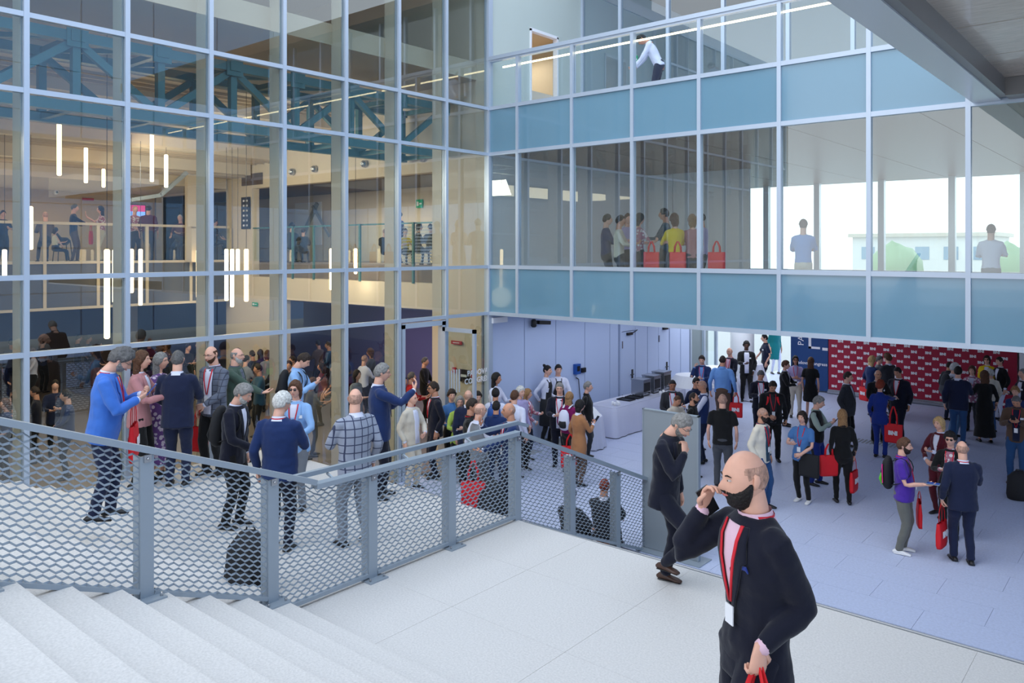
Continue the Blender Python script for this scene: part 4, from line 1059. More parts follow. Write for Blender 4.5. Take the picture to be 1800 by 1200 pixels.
    if kind == 'dress':
        hz = hem if hem and hem < .44 else .27
        Q = [(.50, .103, .074), (.44, .108, .078), ((.44 + hz) / 2, .115, .088), (hz, .118 + (.27 - hz) * .12, .095 + (.27 - hz) * .12)]
        mb.add(*tube([Vector((0, 0, z * H + dz)) for z, a, d_ in Q], [(a * H, d_ * H) for z, a, d_ in Q], 20, cap=False))
    tp = grow(names[kind], mb, CM(top) if kind != 'apron' else CM('white'))
    def fronty(x, z):   # garment front surface
        a = np.interp(z, [q[0] for q in sec][::-1], [q[1] * fx(q[0]) for q in sec][::-1]); d_ = np.interp(z, [q[0] for q in sec][::-1], [q[2] * (1 + (fx(q[0]) - 1) * 1.3) for q in sec][::-1])
        return yc(z) + d_ * math.sqrt(max(0, 1 - min(1, (x / a) ** 2)))
    wid = lambda z: float(np.interp(z, [q[0] for q in sec][::-1], [q[1] * fx(q[0]) for q in sec][::-1]))
    def plate(rows, off, back=False, th_=.004):   # rows: (z, x0, x1) strip lying on the garment
        mb = MB(); v = []; n_ = 5; sg = -1 if back else 1
        for z, x0, x1 in rows:
            for i in range(n_):
                x = x0 + (x1 - x0) * i / (n_ - 1); x = max(-.9 * wid(z), min(.9 * wid(z), x)); y = fronty(x, z) if not back else -fronty(x, z) + 2 * yc(z)
                v.append(MU @ Vector((x * H, (y + sg * off) * H, z * H)))
        m_ = len(rows); k0 = len(v)
        for z, x0, x1 in rows:
            for i in range(n_):
                x = x0 + (x1 - x0) * i / (n_ - 1); x = max(-.9 * wid(z), min(.9 * wid(z), x)); y = fronty(x, z) if not back else -fronty(x, z) + 2 * yc(z)
                v.append(MU @ Vector((x * H, (y + sg * (off - th_)) * H, z * H)))
        f = [(i * n_ + k, i * n_ + k + 1, (i + 1) * n_ + k + 1, (i + 1) * n_ + k) for i in range(m_ - 1) for k in range(n_ - 1)]
        f += [tuple(k0 + q for q in reversed(t_)) for t_ in f]
        rim = [i * n_ for i in range(m_)] + [(m_ - 1) * n_ + k for k in range(1, n_)] + [i * n_ + n_ - 1 for i in range(m_ - 2, -1, -1)] + [k for k in range(n_ - 2, 0, -1)]
        f += [(rim[i], rim[(i + 1) % len(rim)], k0 + rim[(i + 1) % len(rim)], k0 + rim[i]) for i in range(len(rim))]
        return mb.add(v, f)
    if jk and lod < 2:
        bz = .62 if kind != 'open' else hemz + .03
        wtop = .036
        if kind == 'open': rows = [(.822, -.034, .034), (.79, -.042, .042), (.72, -.040, .040), (.64, -.036, .036), (.56, -.034, .034), (hemz + .02, -.034, .034)]
        else: rows = [(.822, -.034, .034), (.79, -.036, .036), (.74, -.029, .029), (.69, -.018, .018), (.65, -.007, .007), (bz, -.002, .002)]
        obj('shirt_front', plate(rows, .0045), CM(shirt), root, True)
        if kind != 'open':
            lp_ = MB()
            for s in (-1, 1):
                r2 = [(.824, s * .030, s * .050), (.79, s * .034, s * .058), (.745, s * .028, s * .064), (.735, s * .027, s * .052), (.69, s * .018, s * .040), (.64, s * .006, s * .020), (.60, s * .0, s * .006)]
                q = plate(r2 if s > 0 else [(z, b_, a_) for z, a_, b_ in r2], .010); lp_.add(q.v, q.f)
            obj('lapels', lp_, c, root, True)
    # collar
    cm = {'suit': shirt, 'blazer': shirt, 'coat': shirt, 'open': shirt, 'vest': shirt, 'apron': 'white'}.get(kind, top)
    if lod < 2 and kind != 'dress':
        cr_r = nk * H * 1.22
        mbc = MB(); v, f = tube([MU @ Vector((0, -.012 * H, .822 * H)), MU @ Vector((0, -.010 * H, .836 * H)), MU @ Vector((0, -.008 * H, .853 * H))], [(cr_r * 1.3, cr_r * 1.2), (cr_r * 1.12, cr_r * 1.08), (cr_r * 1.02, cr_r)], 14, cap=False)
        mbc.add(v, f[:-2]); obj('collar', mbc, CM(cm), root, True)
        if jk:
            for j in (0, 1):
                wv_ = (wr[j] - el[j]).normalized(); obj('cuff', MB().add(*tube([wr[j] - wv_ * .03 * H, wr[j] - wv_ * .003 * H], [.0205 * H, .0195 * H], 10)), CM(shirt), root, True)
    if kind == 'apron':
        obj('apron', plate([(.79, -.035, .035), (.74, -.05, .05), (.66, -.07, .07), (.60, -.085, .085), (.54, -.09, .09), (.50, -.09, .09)], .008), 'black_soft', root, True)
        obj('apron_skirt', MB().add(*tube([Vector((0, .004 * H, z * H)) for z in (.58, .5, .4, .24)], [(.10 * H, .075 * H), (.112 * H, .085 * H), (.115 * H, .09 * H), (.118 * H, .095 * H)], 18, cap=False)), 'black_soft', root, True)
        st_ = MB()
        for s in (-1, 1): q = plate([(.825, s * .035, s * .045), (.79, s * .03, s * .04)], .008); st_.add(q.v, q.f)
        obj('apron_strap', st_, 'black_soft', root, True)
        if lod < 2:
            q = plate([(.825, -.05, -.03), (.76, -.03, -.015), (.68, -.004, .008), (.60, .03, .045)], .008, back=True); obj('apron_strap', q, 'black_soft', root, True)
    if lan and lod < 2:
        l_ = MB()
        for s in (-1, 1):
            r2 = [(.826, s * .030, s * .038), (.79, s * .030, s * .038), (.74, s * .023, s * .031), (.68, s * .011, s * .018), (.63, s * .001, s * .007)]
            q = plate(r2 if s > 0 else [(z, b_, a_) for z, a_, b_ in r2], .013 if jk else .006); l_.add(q.v, q.f)
        v, f = tube([MU @ Vector((0, -.012 * H, .836 * H)), MU @ Vector((0, -.012 * H, .846 * H))], [(nk * 1.34 * H, nk * 1.3 * H)] * 2, 14, cap=False); l_.add(v, f[:-2])
        lo = obj('lanyard', l_, 'lanyard', root, True)
        p_ = MU @ Vector((0, (fronty(0, .60) + .016) * H, .60 * H)); R3 = MU.to_3x3().to_4x4()
        obj('badge', xf(MB().box((-.032, -.003, -.05), (.032, .003, .04)), T(p_) @ R3), 'badge', lo)
    if badge and lod < 2:
        p_ = MU @ Vector((-.055 * H, (fronty(-.055, .73) + .006) * H, .73 * H))
        obj('name_badge', xf(MB().box((-.03, -.003, -.02), (.03, .003, .02)), T(p_) @ Rz(.35)), 'badge', root)
    # ---- trousers / skirt
    if bot and not (kind == 'dress' and (hem or .27) < .15):
        mb = MB()
        wide = 1.25 if female and bot in ('grey', 'beige', 'royal') else 1.
        rr = [.056, .050, .037, .033, .030 * wide] if not female else [.056, .049, .034, .029, .025 * wide]
        hw = .094 if not female else .098
        if seat is None: mb.add(*tube([(0, -.004 * H, z * H) for z in (.575 + up / H, .53 + up / H, .48 + up / H, .455 + up / H)], [(hw * .86 * H, .056 * H), (hw * H * (1 + (fx(.53) - 1) * .5), .068 * H), (hw * H, .066 * H), (hw * .9 * H, .058 * H)], 16))
        else: mb.add(*tube([MU @ Vector((0, 0, z * H)) for z in (.60, .55, .50, .475)], [(hw * .92 * H, .066 * H), (hw * 1.02 * H, .075 * H), (hw * H, .08 * H), (hw * .8 * H, .06 * H)], 16))
        for j, s in enumerate((-1, 1)):
            lo_ = ank[j] + (kn[j] - ank[j]) * .04 - Vector((0, 0, .012 * H)) * (legs not in ('perch',))
            P, R = smooth_path([hips[j] - Vector((s * .004 * H, 0, -.01 * H)), hips[j] * .55 + kn[j] * .45, kn[j], kn[j] * .5 + ank[j] * .5, lo_], [q * H for q in rr], 2)
            mb.add(*tube(P, R, 12 if lod < 2 else 8))
        grow('trousers', mb, cb, 2)
    # ---- shoes
    for j, s in enumerate((-1, 1)):
        a = ank[j]; mbs = MB(); z0 = a.z - .045 * H
        out = .10 * s
        dr = Vector((math.sin(out), math.cos(out), 0))
        tilt = -.25 if (legs == 'walk' and j == 1) else 0
        L_ = .13 * H if not female else .12 * H
        pts = [a * 1 + dr * (t_ * L_) + Vector((0, 0, zz * H)) for t_, zz in ((-.28, -.028), (-.05, -.022), (.25, -.028), (.55, -.033), (.74, -.036))]
        if lod < 2: pts.insert(0, pts[0] + Vector((0, 0, .0)) - dr * .01 * H)
        R = [(.016 * H, .010 * H)] * (1 if lod < 2 else 0) + [(.020 * H, .018 * H), (.023 * H, .022 * H), (.024 * H, .017 * H), (.026 * H, .012 * H), (.017 * H, .008 * H)]
        mbs.add(*tube(pts, R, 10 if lod < 2 else 6, ref=dr.cross(Vector((0, 0, 1)))))
        mbs.v = [(x, y, max(z, z0 + .0)) for x, y, z in mbs.v]
        mm = {'black': 'leather_black', 'brown': 'leather_brown', 'white': 'sole_white'}[shoes]
        so = obj('shoe', mbs, mm, root, True)
        if lod == 0: obj('sole', MB().add(*tube([pts[1] * 1 + Vector((0, 0, -.012 * H)), pts[3] + Vector((0, 0, -.008 * H)), pts[5] + Vector((0, 0, -.005 * H))], [(.024 * H, .005 * H), (.028 * H, .005 * H), (.02 * H, .004 * H)], 10, ref=dr.cross(Vector((0, 0, 1))))), 'leather_black' if shoes != 'white' else 'sole_white', so)
    MW = T(base + Vector((0, 0, 0))) @ Rz(rzv)
    info = dict(root=root, MW=MW, H=H, wr=[MW @ p for p in wr], hd=[(MW.to_3x3() @ h).normalized() for h in hd], el=[MW @ p for p in el], fw=fw, rt=rt, rz=rzv, MU=MU, fronty=fronty, base=base, plate=plate)
    return info

# ---- things people hold or carry
def tote(hand_p, rz_, label, logo='BNI', col='red_bag', s=1., drop=.28, name='tote_bag', tilt=0, body=None):
    top_ = Vector(hand_p) - Vector((0, 0, drop * s)); w_, h, d_ = .17 * s, .38 * s, .035 * s
    e = empty(name, top_ - Vector((0, 0, h)), rz_, label=label, cat='bag')
    v = []; f = []; N = 16
    for i, (z, a, b_) in enumerate(((0, .96, .9), (.04, 1, 1.1), (.2, 1, 1.2), (.36, 1.02, .7), (.38, 1.02, .5))):
        for k in range(N):
            t_ = 2 * PI * k / N; cx, sx = math.cos(t_), math.sin(t_)
            v.append((w_ * a * math.copysign(abs(cx) ** .35, cx), d_ * b_ * math.copysign(abs(sx) ** .6, sx) + .006 * math.sin(z * 40 + k), z * s))
    for i in range(4):
        for k in range(N): f.append((i * N + k, i * N + (k + 1) % N, (i + 1) * N + (k + 1) % N, (i + 1) * N + k))
    f.append(tuple(range(N - 1, -1, -1)))
    obj('bag_body', MB().add(v, f), col, e, True)
    for sy in (-1, 1):
        pts = [(-.07 * s, sy * .02 * s, h - .02), (-.06 * s, sy * .018 * s, h + drop * s * .5), (-.012, sy * .006, h + drop * s), (.012, sy * .006, h + drop * s), (.06 * s, sy * .018 * s, h + drop * s * .5), (.07 * s, sy * .02 * s, h - .02)]
        obj('handle', MB().add(*tube(pts, [(.013 * s, .003)] * 6, 6, ref=(0, 0, 1))), col, e, True)
    if logo:
        for sy in (-1, 1):
            put('logo', text_mesh(logo, .12, .002, 'print_white', .008), e, (0, sy * (d_ * 1.2 + .006), .2 * s), (PI / 2, 0, 0 if sy < 0 else PI))
    return e
def phone(I, j, label, col='black'):
    p = I['wr'][j] + I['hd'][j] * .062 * I['H']
    e = empty('smartphone', p, I['rz'], label=label, cat='phone')
    mb = MB().box((-.036, -.004, -.02), (.036, .005, .125)); Mx = Rx(-.7)
    obj('casing', xf(mb, Mx), col, e); obj('screen_glass', xf(MB().box((-.033, -.0045, -.015), (.033, -.0055, .12)), Mx), 'lens', e)
    return e
def backpack(I, label, col='black_soft', trim='rail', s=1., side=None):
    H = I['H']; MU = I['MU']; W = I['MW']
    c = W @ (MU @ Vector((0, -.115 * H, .56 * H))); 
    e = empty('backpack', c, I['rz'], label=label, cat='backpack')
    lean_ = MU.to_3x3().to_4x4()
    v, f = tube([(0, 0, 0), (0, -.01, .06 * s), (0, -.02, .22 * s), (0, -.01, .38 * s), (0, 0, .45 * s)], [(.11 * s, .06 * s), (.15 * s, .085 * s), (.15 * s, .09 * s), (.13 * s, .07 * s), (.08 * s, .04 * s)], 16)
    obj('pack_body', xf(MB().add(v, f), lean_), col, e, True)
    v, f = tube([(0, -.07 * s, .04), (0, -.1 * s, .12 * s), (0, -.085 * s, .22 * s)], [(.09 * s, .03 * s), (.11 * s, .035 * s), (.09 * s, .02 * s)], 14)
    obj('front_pocket', xf(MB().add(v, f), lean_), trim, e, True)
    for q in (-1, 1):
        pts = [(q * .08, .05, .05), (q * .175, .19, .12), (q * .125, .325, .25), (q * .10, .31, .40), (q * .085, .20, .485), (q * .07, .07, .42)]
        obj('strap', xf(MB().add(*tube(*smooth_path(pts, [(.022, .006)] * 6, 2), 6, ref=(1, 0, 0))), lean_), col, e, True)
    return e

# ---- near group beyond the railing
A = person(208, 611, 1.80, 82, 'blazerblue', 'navy', ('curly', 'salt'), 'p', 'blazer', ('text', 'text'), 0, 'grey curly-haired man in a bright blue blazer reading his phone beside the glass', lean=.13, nod=.5, fat=1.18, beard=('short', 'grey'), glasses='clear', lan=True, level=-2.78)
phone(A, 1, 'smartphone with a blue case held by the man in the bright blue blazer', 'blue_box')
tote(A['wr'][0] * .5 + A['el'][0] * .5, A['rz'], 'red tote bag hanging from the forearm of the man in the bright blue blazer')
person(246, 612, 1.70, 70, 'pink', 'black', ('long', 'brown'), 'p', 'blazer', ('hold', 'hold'), 0, 'woman with long brown hair in a dusty pink blazer and black skirt', female=True, badge=True, gap=0.55)
person(280, 620, 1.68, 60, 'floral', None, ('long', 'grey'), 'p', 'dress', ('hold', 'low'), 1, 'woman with long grey hair in a purple floral dress', female=True, glasses='clear', hem=.12)
person(312, 611, 1.78, 165, 'navy', 'navy', ('thin', 'salt'), 'p', 'suit', ('low', 'hold'), 0, 'man seen from behind in a navy suit beside the floral dress', fat=1.1, gap=0.95)
I = person(374, 577, 1.92, 318, 'check_dark', 'black', ('fringe', 'brown'), 'p', 'open', ('low', 'down'), 0, 'tall bald man with glasses and beard in a grey tweed jacket over a white shirt', beard=('short', 'brown'), glasses='clear', lan=True, nod=.15, gap=0.75)
tote(I['wr'][1], I['rz'], 'red tote bag at the side of the tall bald man in tweed', logo=None)
I = person(414, 612, 1.80, 68, 'green', 'char', ('fringe', 'grey'), 'p', 'blazer', ('down', 'give'), 0, 'bald man with glasses and grey stubble in a green blazer stretching out one hand', beard=('short', 'white'), glasses='clear', shirt='check_dark', fat=1.12, gap=0.50)
I = person(424, 675, 1.78, 62, 'dnavy', 'black', ('medium', 'grey'), 'p', 'suit', ('pocket', 'low'), 0, 'grey-haired man in a dark suit with a hard black backpack behind the railing', lean=.08, nod=.35, beard=('short', 'white'), badge=True)
backpack(I, 'flat hard-shell black backpack on the grey-haired man in the dark suit', trim='black_soft')
person(492, 691, 1.78, 158, 'mnavy', 'dnavy', ('medium', 'white'), 'p', 'suit', ('down', 'hold'), 0, 'white-haired man seen from behind in a blue suit close to the railing', fat=1.15, glasses='clear', yaw=.5, lan=True, nod=.15)
I = person(520, 669, 1.68, 340, 'sky', 'grey', ('bob', 'brown'), 'p', 'blazer', ('low', 'hold'), 0, 'smiling woman with a brown bob and glasses in a pale blue blazer', female=True, glasses='sun', lan=True, lip=True, badge=True)
I = person(530, 620, 1.78, 70, 'sky', 'djeans', ('short', 'dark'), 'p', 'shirt', ('text', 'text'), 1, 'dark-haired young man in a light blue shirt looking down at his phone by the glass', nod=.5, lean=.05)
backpack(I, 'black backpack with an orange patch on the young man in the light blue shirt', trim='black')
phone(I, 1, 'smartphone in the hands of the young man in the light blue shirt')
person(624, 684, 1.80, 212, 'check', 'grey', ('fringe', 'stub'), 'p', 'blazer', ('hold', 'down'), 0, 'bald man with dark glasses in a pale checked blazer at the railing', glasses='clear', yaw=.7, beard=('short', 'brown'), fat=1.1)
I = person(668, 640, 1.84, 95, 'mnavy', 'dnavy', ('short', 'grey'), 'p', 'suit', ('text', 'up'), 0, 'grey-haired man with glasses in a mid-blue suit raising his hands beside the checked blazer', glasses='clear', fat=1.1, nod=.1)
person(723, 689, 1.74, 55, 'beige', 'beige', ('fringe', 'stub'), 'p', 'open', ('low', 'down'), 1, 'bald man in a pale cream suit near the open glass door', fat=1.05, shirt='white', dpref=14.8)
person(764, 632, 1.86, 286, 'dnavy', 'dnavy', ('short', 'dark'), 'm', 'suit', ('down', 'down'), 0, 'tall dark-haired man with sunglasses in a navy suit before the door', glasses='sun', lan=True)
# ---- cluster right of the navy suit
person(794, 685, 1.64, 10, 'shirtblue', 'black', ('curly', 'dark'), 'p', 'shirt', ('down', 'low'), 1, 'dark-haired woman in blue half hidden behind the lime jacket woman', female=True, dpref=15.4)
person(808, 696, 1.72, 5, 'lime', 'black', ('bob', 'grey'), 'p', 'blazer', ('down', 'hold'), 1, 'woman with glasses in a lime green jacket', female=True, glasses='clear', lan=True, dpref=14.6)
person(823, 686, 1.88, 175, 'navy', 'black', ('fringe', 'stub'), 'p', 'suit', ('down', 'down'), 1, 'bald man seen from behind just right of the lime jacket woman', dpref=15.2)
person(839, 689, 1.64, 20, 'maroon', 'black', ('curly', 'dark'), 'p', 'shirt', ('down', 'down'), 1, 'woman with dark curly hair behind the navy backpack', female=True, dpref=15.9)
I = person(828, 701, 1.76, 75, 'black', 'black', ('short', 'dark'), 'm', 'sweater', ('down', 'hold'), 1, 'short-haired man in a black top with a red lanyard, facing right', lan=True, dpref=13.9)
tote(I['wr'][0], I['rz'], 'red tote bag of the short-haired man in the black top')
person(842, 709, 1.76, 118, 'grey', 'dgrey', ('fringe', 'stub'), 'p', 'vest', ('down', 'hold'), 1, 'bald man in a pale grey waistcoat with white sleeves and a dark cross strap', glasses='clear', dpref=12.7)
person(871, 655, 1.72, 62, 'white', 'black', ('long', 'black'), 'm', 'shirt', ('hold', 'low'), 1, 'woman with long black hair in white by the white wall', female=True, dpref=16.9)
I = person(871, 683, 1.74, 172, 'white', 'djeans', ('short', 'black'), 'm', 'shirt', ('down', 'down'), 1, 'dark-haired person in white carrying a navy backpack', dpref=15.0)
backpack(I, 'navy blue backpack in the middle of the crowd by the white wall', 'blue_box', 'blue_box')
person(872, 706, 1.66, 165, 'mnavy', 'djeans', ('short', 'black'), 'm', 'sweater', ('down', 'hold'), 1, 'dark-haired boy in a navy sweater seen from behind', dpref=14.0)
person(897, 708, 1.76, 285, 'mnavy', 'dnavy', ('fringe', 'stub'), 'm', 'suit', ('give', 'up'), 1, 'tanned bald man in a navy suit gesturing at the railing corner', lan=True, dpref=12.6)
person(904, 687, 1.78, 150, 'white', 'black', ('short', 'brown'), 'p', 'shirt', ('hold', 'down'), 1, 'brown-haired man in a loose white shirt with a belt, seen from behind', fat=1.15, dpref=13.4)
person(914, 679, 1.76, 40, 'lilac', 'black', ('medium', 'white'), 'p', 'shirt', ('down', 'down'), 1, 'person with fluffy white hair behind the white shirt man', dpref=15.0)
person(926, 684, 1.58, 72, 'print', 'djeans', ('longcurl', 'light'), 'p', 'blazer', ('hold', 'low'), 1, 'woman with long light brown hair and a patterned jacket, facing right', female=True, lan=True, dpref=15.6)
person(961, 642, 1.70, 62, 'white', 'black', ('bun', 'black'), 'p', 'apron', ('back', 'back'), 1, 'waitress with a hair bun in white shirt and black apron', female=True)
person(981, 641, 1.74, 15, 'white', 'black', ('short', 'black'), 'p', 'apron', ('low', 'low'), 1, 'waiter with dark curly hair in white shirt and black apron')
person(984, 673, 1.80, 355, 'dnavy', 'dnavy', ('short', 'grey'), 'p', 'open', ('down', 'hold'), 1, 'grey-haired man with glasses in an open dark suit over a patterned shirt', glasses='clear', lan=True, badge=True, fat=1.15, dpref=15.6)
I = person(1000, 689, 1.68, 150, 'magenta', 'black', ('long', 'light'), 'p', 'sweater', ('down', 'hold'), 1, 'woman with long reddish blond hair in a magenta sweater', female=True, dpref=15.0)
backpack(I, 'cream and black backpack of the woman in the magenta sweater', 'cloth_white', 'black_soft', .85)
I = person(1018, 703, 1.68, 120, 'camel', 'brown', ('bob', 'black'), 'p', 'coat', ('bag', 'text'), 1, 'woman with a short dark bob in a camel coat with a red tote bag', female=True, hem=.36, fat=1.05, dpref=14.6)
tote((I['wr'][0] + I['el'][0]) / 2 - I['fw'] * .06, I['rz'] + PI / 2 - .5, 'large red tote bag with white letters on the shoulder of the camel coat woman', s=1.15, drop=.2)
phone(I, 1, 'smartphone held by the camel coat woman', 'black')
person(1032, 671, 1.70, 78, 'black', 'char', ('short', 'grey'), 'p', 'sweater', ('down', 'down'), 1, 'woman with cropped silver hair in a black jacket by the small round table', female=True, fat=1.15, dpref=16.6)
# ---- behind and beside the grey panel
person(1182, 667, 1.76, 5, 'char', 'char', ('crop', 'black'), 't', 'open', ('low', 'low'), 1, 'man with cropped hair in a charcoal jacket at the buffet table', nod=.3, lan=True)
person(1189, 695, 1.60, 40, 'beige', 'brown', ('crop', 'brown'), 'm', 'sweater', ('hold', 'hold'), 1, 'person in beige with a brown cap of hair behind the grey panel', nod=.3)
person(1218, 690, 1.74, 75, 'black', 'black', ('thin', 'dark'), 'm', 'tee', ('down', 'down'), 1, 'bearded man in a dark T-shirt right behind the grey panel', beard=('short', 'dark'))
person(1223, 664, 1.66, 35, 'navy', 'black', ('short', 'black'), 'm', 'sweater', ('hold', 'down'), 1, 'dark-haired man with sunglasses behind the vest man', glasses='sun')
person(1236, 669, 1.80, 278, 'mnavy', 'djeans', ('crop', 'stub'), 'm', 'vest', ('hold', 'give'), 1, 'bald man with glasses in a blue quilted vest with white sleeves', glasses='clear', fat=1.1)
person(1234, 625, 1.78, 350, 'mnavy', 'black', ('short', 'dark'), 'p', 'open', ('hold', 'ear'), 1, 'dark-haired man in a blue blazer talking on the phone near the glass end', shirt='ltblue', lan=True, nod=.2)
I = person(1270, 625, 1.90, 170, 'ltblue', 'brown', ('crop', 'dark'), 'm', 'shirt', ('down', 'bag'), 1, 'heavy man seen from behind in a light blue shirt and brown trousers', fat=1.25, sleeve='long')
tote(I['wr'][1], I['rz'], 'red tote bag held by the heavy man in the light blue shirt')
person(1283, 611, 1.82, 330, 'dnavy', 'dnavy', ('fringe', 'stub'), 'p', 'open', ('hold', 'give'), 1, 'bald man in a navy suit and pink shirt facing the heavy man', shirt='pinksh', lan=True)
person(1312, 600, 1.84, 5, 'black', 'black', ('curly', 'black'), 'd', 'open', ('pocket', 'hold'), 1, 'slim man with dark skin in an open black blazer over a white T-shirt', badge=True)
person(1345, 588, 1.84, 285, 'navy', 'dnavy', ('short', 'black'), 'p', 'tee', ('down', 'low'), 1, 'man in a navy polo standing in the bright doorway, facing left', badge=True)
person(1363, 566, 1.72, 30, 'teal', 'white', ('long', 'dark'), 'p', 'coat', ('down', 'down'), 2, 'person in a teal top and white trousers outside the bright doorway', female=True, level=PLAZA)
person(1270, 693, 1.84, 178, 'black', 'dgrey', ('crop', 'stub'), 'p', 'tee', ('down', 'down'), 1, 'man seen from behind in a black T-shirt and grey jeans', fat=1.1)
I = person(1358, 669, 1.80, 8, 'black', 'black', ('short', 'dark'), 'm', 'open', ('bag', 'low'), 1, 'man in a black jacket looking down with a red backpack on his arm', nod=.45, lan=True, fat=1.15, shirt='char')
backpack(I, 'dark red backpack at the side of the man in the black jacket', 'red_bag', 'red_bag', .9)
person(1337, 651, 1.76, 10, 'dnavy', 'dnavy', ('short', 'salt'), 'm', 'open', ('low', 'hold'), 1, 'grey-haired man in a dark suit behind the red backpack man', nod=.35, lan=True, badge=True)
person(1380, 634, 1.72, 75, 'black', 'black', ('medium', 'brown'), 'p', 'blazer', ('hold', 'hold'), 1, 'woman with short brown hair in a black trouser suit', female=True, badge=True)
person(1398, 625, 1.72, 5, 'lilac', 'beige', ('long', 'black'), 'm', 'shirt', ('hold', 'hold'), 1, 'woman with dark hair and sunglasses in a striped white shirt and beige trousers', female=True, glasses='sun', lan=True)
person(1425, 628, 1.72, 170, 'black', None, ('long', 'brown'), 'p', 'dress', ('down', 'down'), 1, 'woman with long brown hair in a sleeveless black dress before the blue sign', female=True, hem=.30, sleeve='short')
person(1339, 717, 1.80, 62, 'cream', 'jeans', ('crop', 'stub'), 'm', 'open', ('down', 'down'), 1, 'bald bearded man in a cream jacket and jeans', beard=('full', 'dark'), glasses='clear', shirt='tealshirt', lan=True, badge=True)
I = person(1411, 723, 1.68, 335, 'shirtblue', 'black', ('bob', 'dark'), 'p', 'tee', ('low', 'hold'), 1, 'woman with curly dark hair in a blue blouse with a big black bag', female=True, fat=1.2, lan=True, shoes='white', lip=True)
tote(I['el'][0] + I['rt'] * -.05, I['rz'], 'big slouchy black shoulder bag of the woman in the blue blouse', None, 'black_soft', 1.1, .12)
I = person(1437, 697, 1.76, 72, 'black', 'royal', ('medium', 'grey'), 'p', 'vest', ('text', 'text'), 1, 'grey-haired person in a black vest with sage sleeves and blue trousers', shirt='sage', fat=1.1, nod=.2)
phone(I, 1, 'smartphone in the hands of the person in the black vest')
I = person(1481, 720, 1.72, 190, 'black', 'black', ('long', 'light'), 'p', 'sweater', ('down', 'bag'), 1, 'woman with very long blond-brown hair seen from behind, all in black', female=True)
tote(I['wr'][1], I['rz'] + 1.1, 'red tote bag hanging low from the right hand of the long-haired woman in black')
tote(I['el'][0] + I['rt'] * -.04, I['rz'] + .3, 'red tote bag on the left shoulder of the long-haired woman in black', None, drop=.2)
I = person(1489, 654, 1.78, 72, 'char', 'black', ('short', 'dark'), 'p', 'suit', ('bag', 'down'), 1, 'dark-haired man in a charcoal jacket facing right before the crimson backdrop', fat=1.2)
tote(I['wr'][0] + Vector((0, 0, .35)) - I['fw'] * .2, I['rz'], 'red tote bag slung behind the man in the charcoal jacket', None, drop=.2)
I = person(1532, 626, 1.68, 130, 'mnavy', 'mnavy', ('longcurl', 'blond'), 'p', 'blazer', ('down', 'hold'), 1, 'blond woman in a navy jacket by the crimson backdrop', female=True)
tote(I['el'][0], I['rz'], 'red tote bag on the arm of the blond woman by the backdrop')
person(1545, 626, 1.62, 60, 'grey', 'black', ('medium', 'salt'), 'p', 'sweater', ('down', 'down'), 1, 'grey-haired person between the blond woman and the curly-haired man')
person(1561, 622, 1.78, 230, 'char', 'char', ('curly', 'brown'), 'p', 'suit', ('hold', 'hold'), 1, 'curly brown-haired man in a dark coat, back to the camera, at the backdrop', fat=1.2)
person(1543, 650, 1.76, 20, 'black', 'black', ('fringe', 'white'), 'm', 'suit', ('hold', 'low'), 1, 'bald man with glasses and white stubble facing the red-haired woman', glasses='clear', badge=True)
I = person(1547, 669, 1.72, 165, 'royal', 'royal', ('curly', 'red'), 'p', 'sweater', ('down', 'reach'), 1, 'woman with curly red hair in a royal blue outfit reaching out her arm', female=True, hem=.44)
tote(I['base'] + Vector((0, 0, 1.18)) + I['rt'] * .30 - I['fw'] * .12, I['rz'], 'large red tote bag with white letters behind the woman in royal blue', s=1.1, drop=.35)
person(1579, 646, 1.80, 335, 'dnavy', 'dnavy', ('short', 'black'), 'm', 'suit', ('down', 'down'), 1, 'man in a flat dark cap and dark suit greeting the woman in royal blue', lan=True, nod=.2, fat=1.1)
person(1668, 636, 1.60, 140, 'char', 'djeans', ('crop', 'dark'), 'm', 'shirt', ('down', 'down'), 1, 'dark-haired man mostly hidden behind the white-haired man')
I = person(1677, 638, 1.82, 125, 'white', 'ltjeans', ('medium', 'white'), 'p', 'shirt', ('down', 'hold'), 1, 'white-haired man in a white shirt with a grey backpack', fat=1.1)
backpack(I, 'large grey backpack on the white-haired man before the backdrop', 'cloth_char', 'cloth_dgrey', 1.15)
person(1684, 645, 1.84, 172, 'navy', 'jeans', ('short', 'black'), 'p', 'suit', ('down', 'hold'), 1, 'broad man seen from behind in a navy jacket and jeans', fat=1.2)
person(1709, 643, 1.68, 350, 'print', 'char', ('bob', 'brown'), 'p', 'blazer', ('hold', 'hold'), 1, 'brown-haired woman in a light floral top talking with her hand raised', female=True)
person(1735, 625, 1.70, 350, 'yellow', 'black', ('bob', 'dark'), 'p', 'blazer', ('hold', 'down'), 1, 'woman in a bright yellow jacket before the backdrop', female=True, badge=True, glasses='sun')
person(1758, 628, 1.72, 310, 'black', 'white', ('short', 'dark'), 'p', 'blazer', ('down', 'hold'), 1, 'dark-haired woman in a black jacket and white trousers', female=True)
I = person(1731, 652, 1.72, 195, 'black', 'black', ('longcurl', 'brown'), 'p', 'dress', ('hold', 'bag'), 1, 'woman with long wavy brown hair in a long black dress, from behind', female=True, hem=.08, fat=1.2)
person(1741, 649, 1.60, 215, 'cream', 'jeans', ('medium', 'white'), 'p', 'sweater', ('down', 'down'), 1, 'person with white hair in a cream cardigan right of the black dress')
I = person(1787, 694, 1.80, 352, 'brown', 'jeans', ('crop', 'salt'), 'm', 'open', ('text', 'text'), 1, 'man with cropped grey hair in a brown jacket and jeans reading his phone', nod=.55, lan=True, badge=True, shoes='brown', shirt='navy')
phone(I, 1, 'smartphone in the hands of the man in the brown jacket')
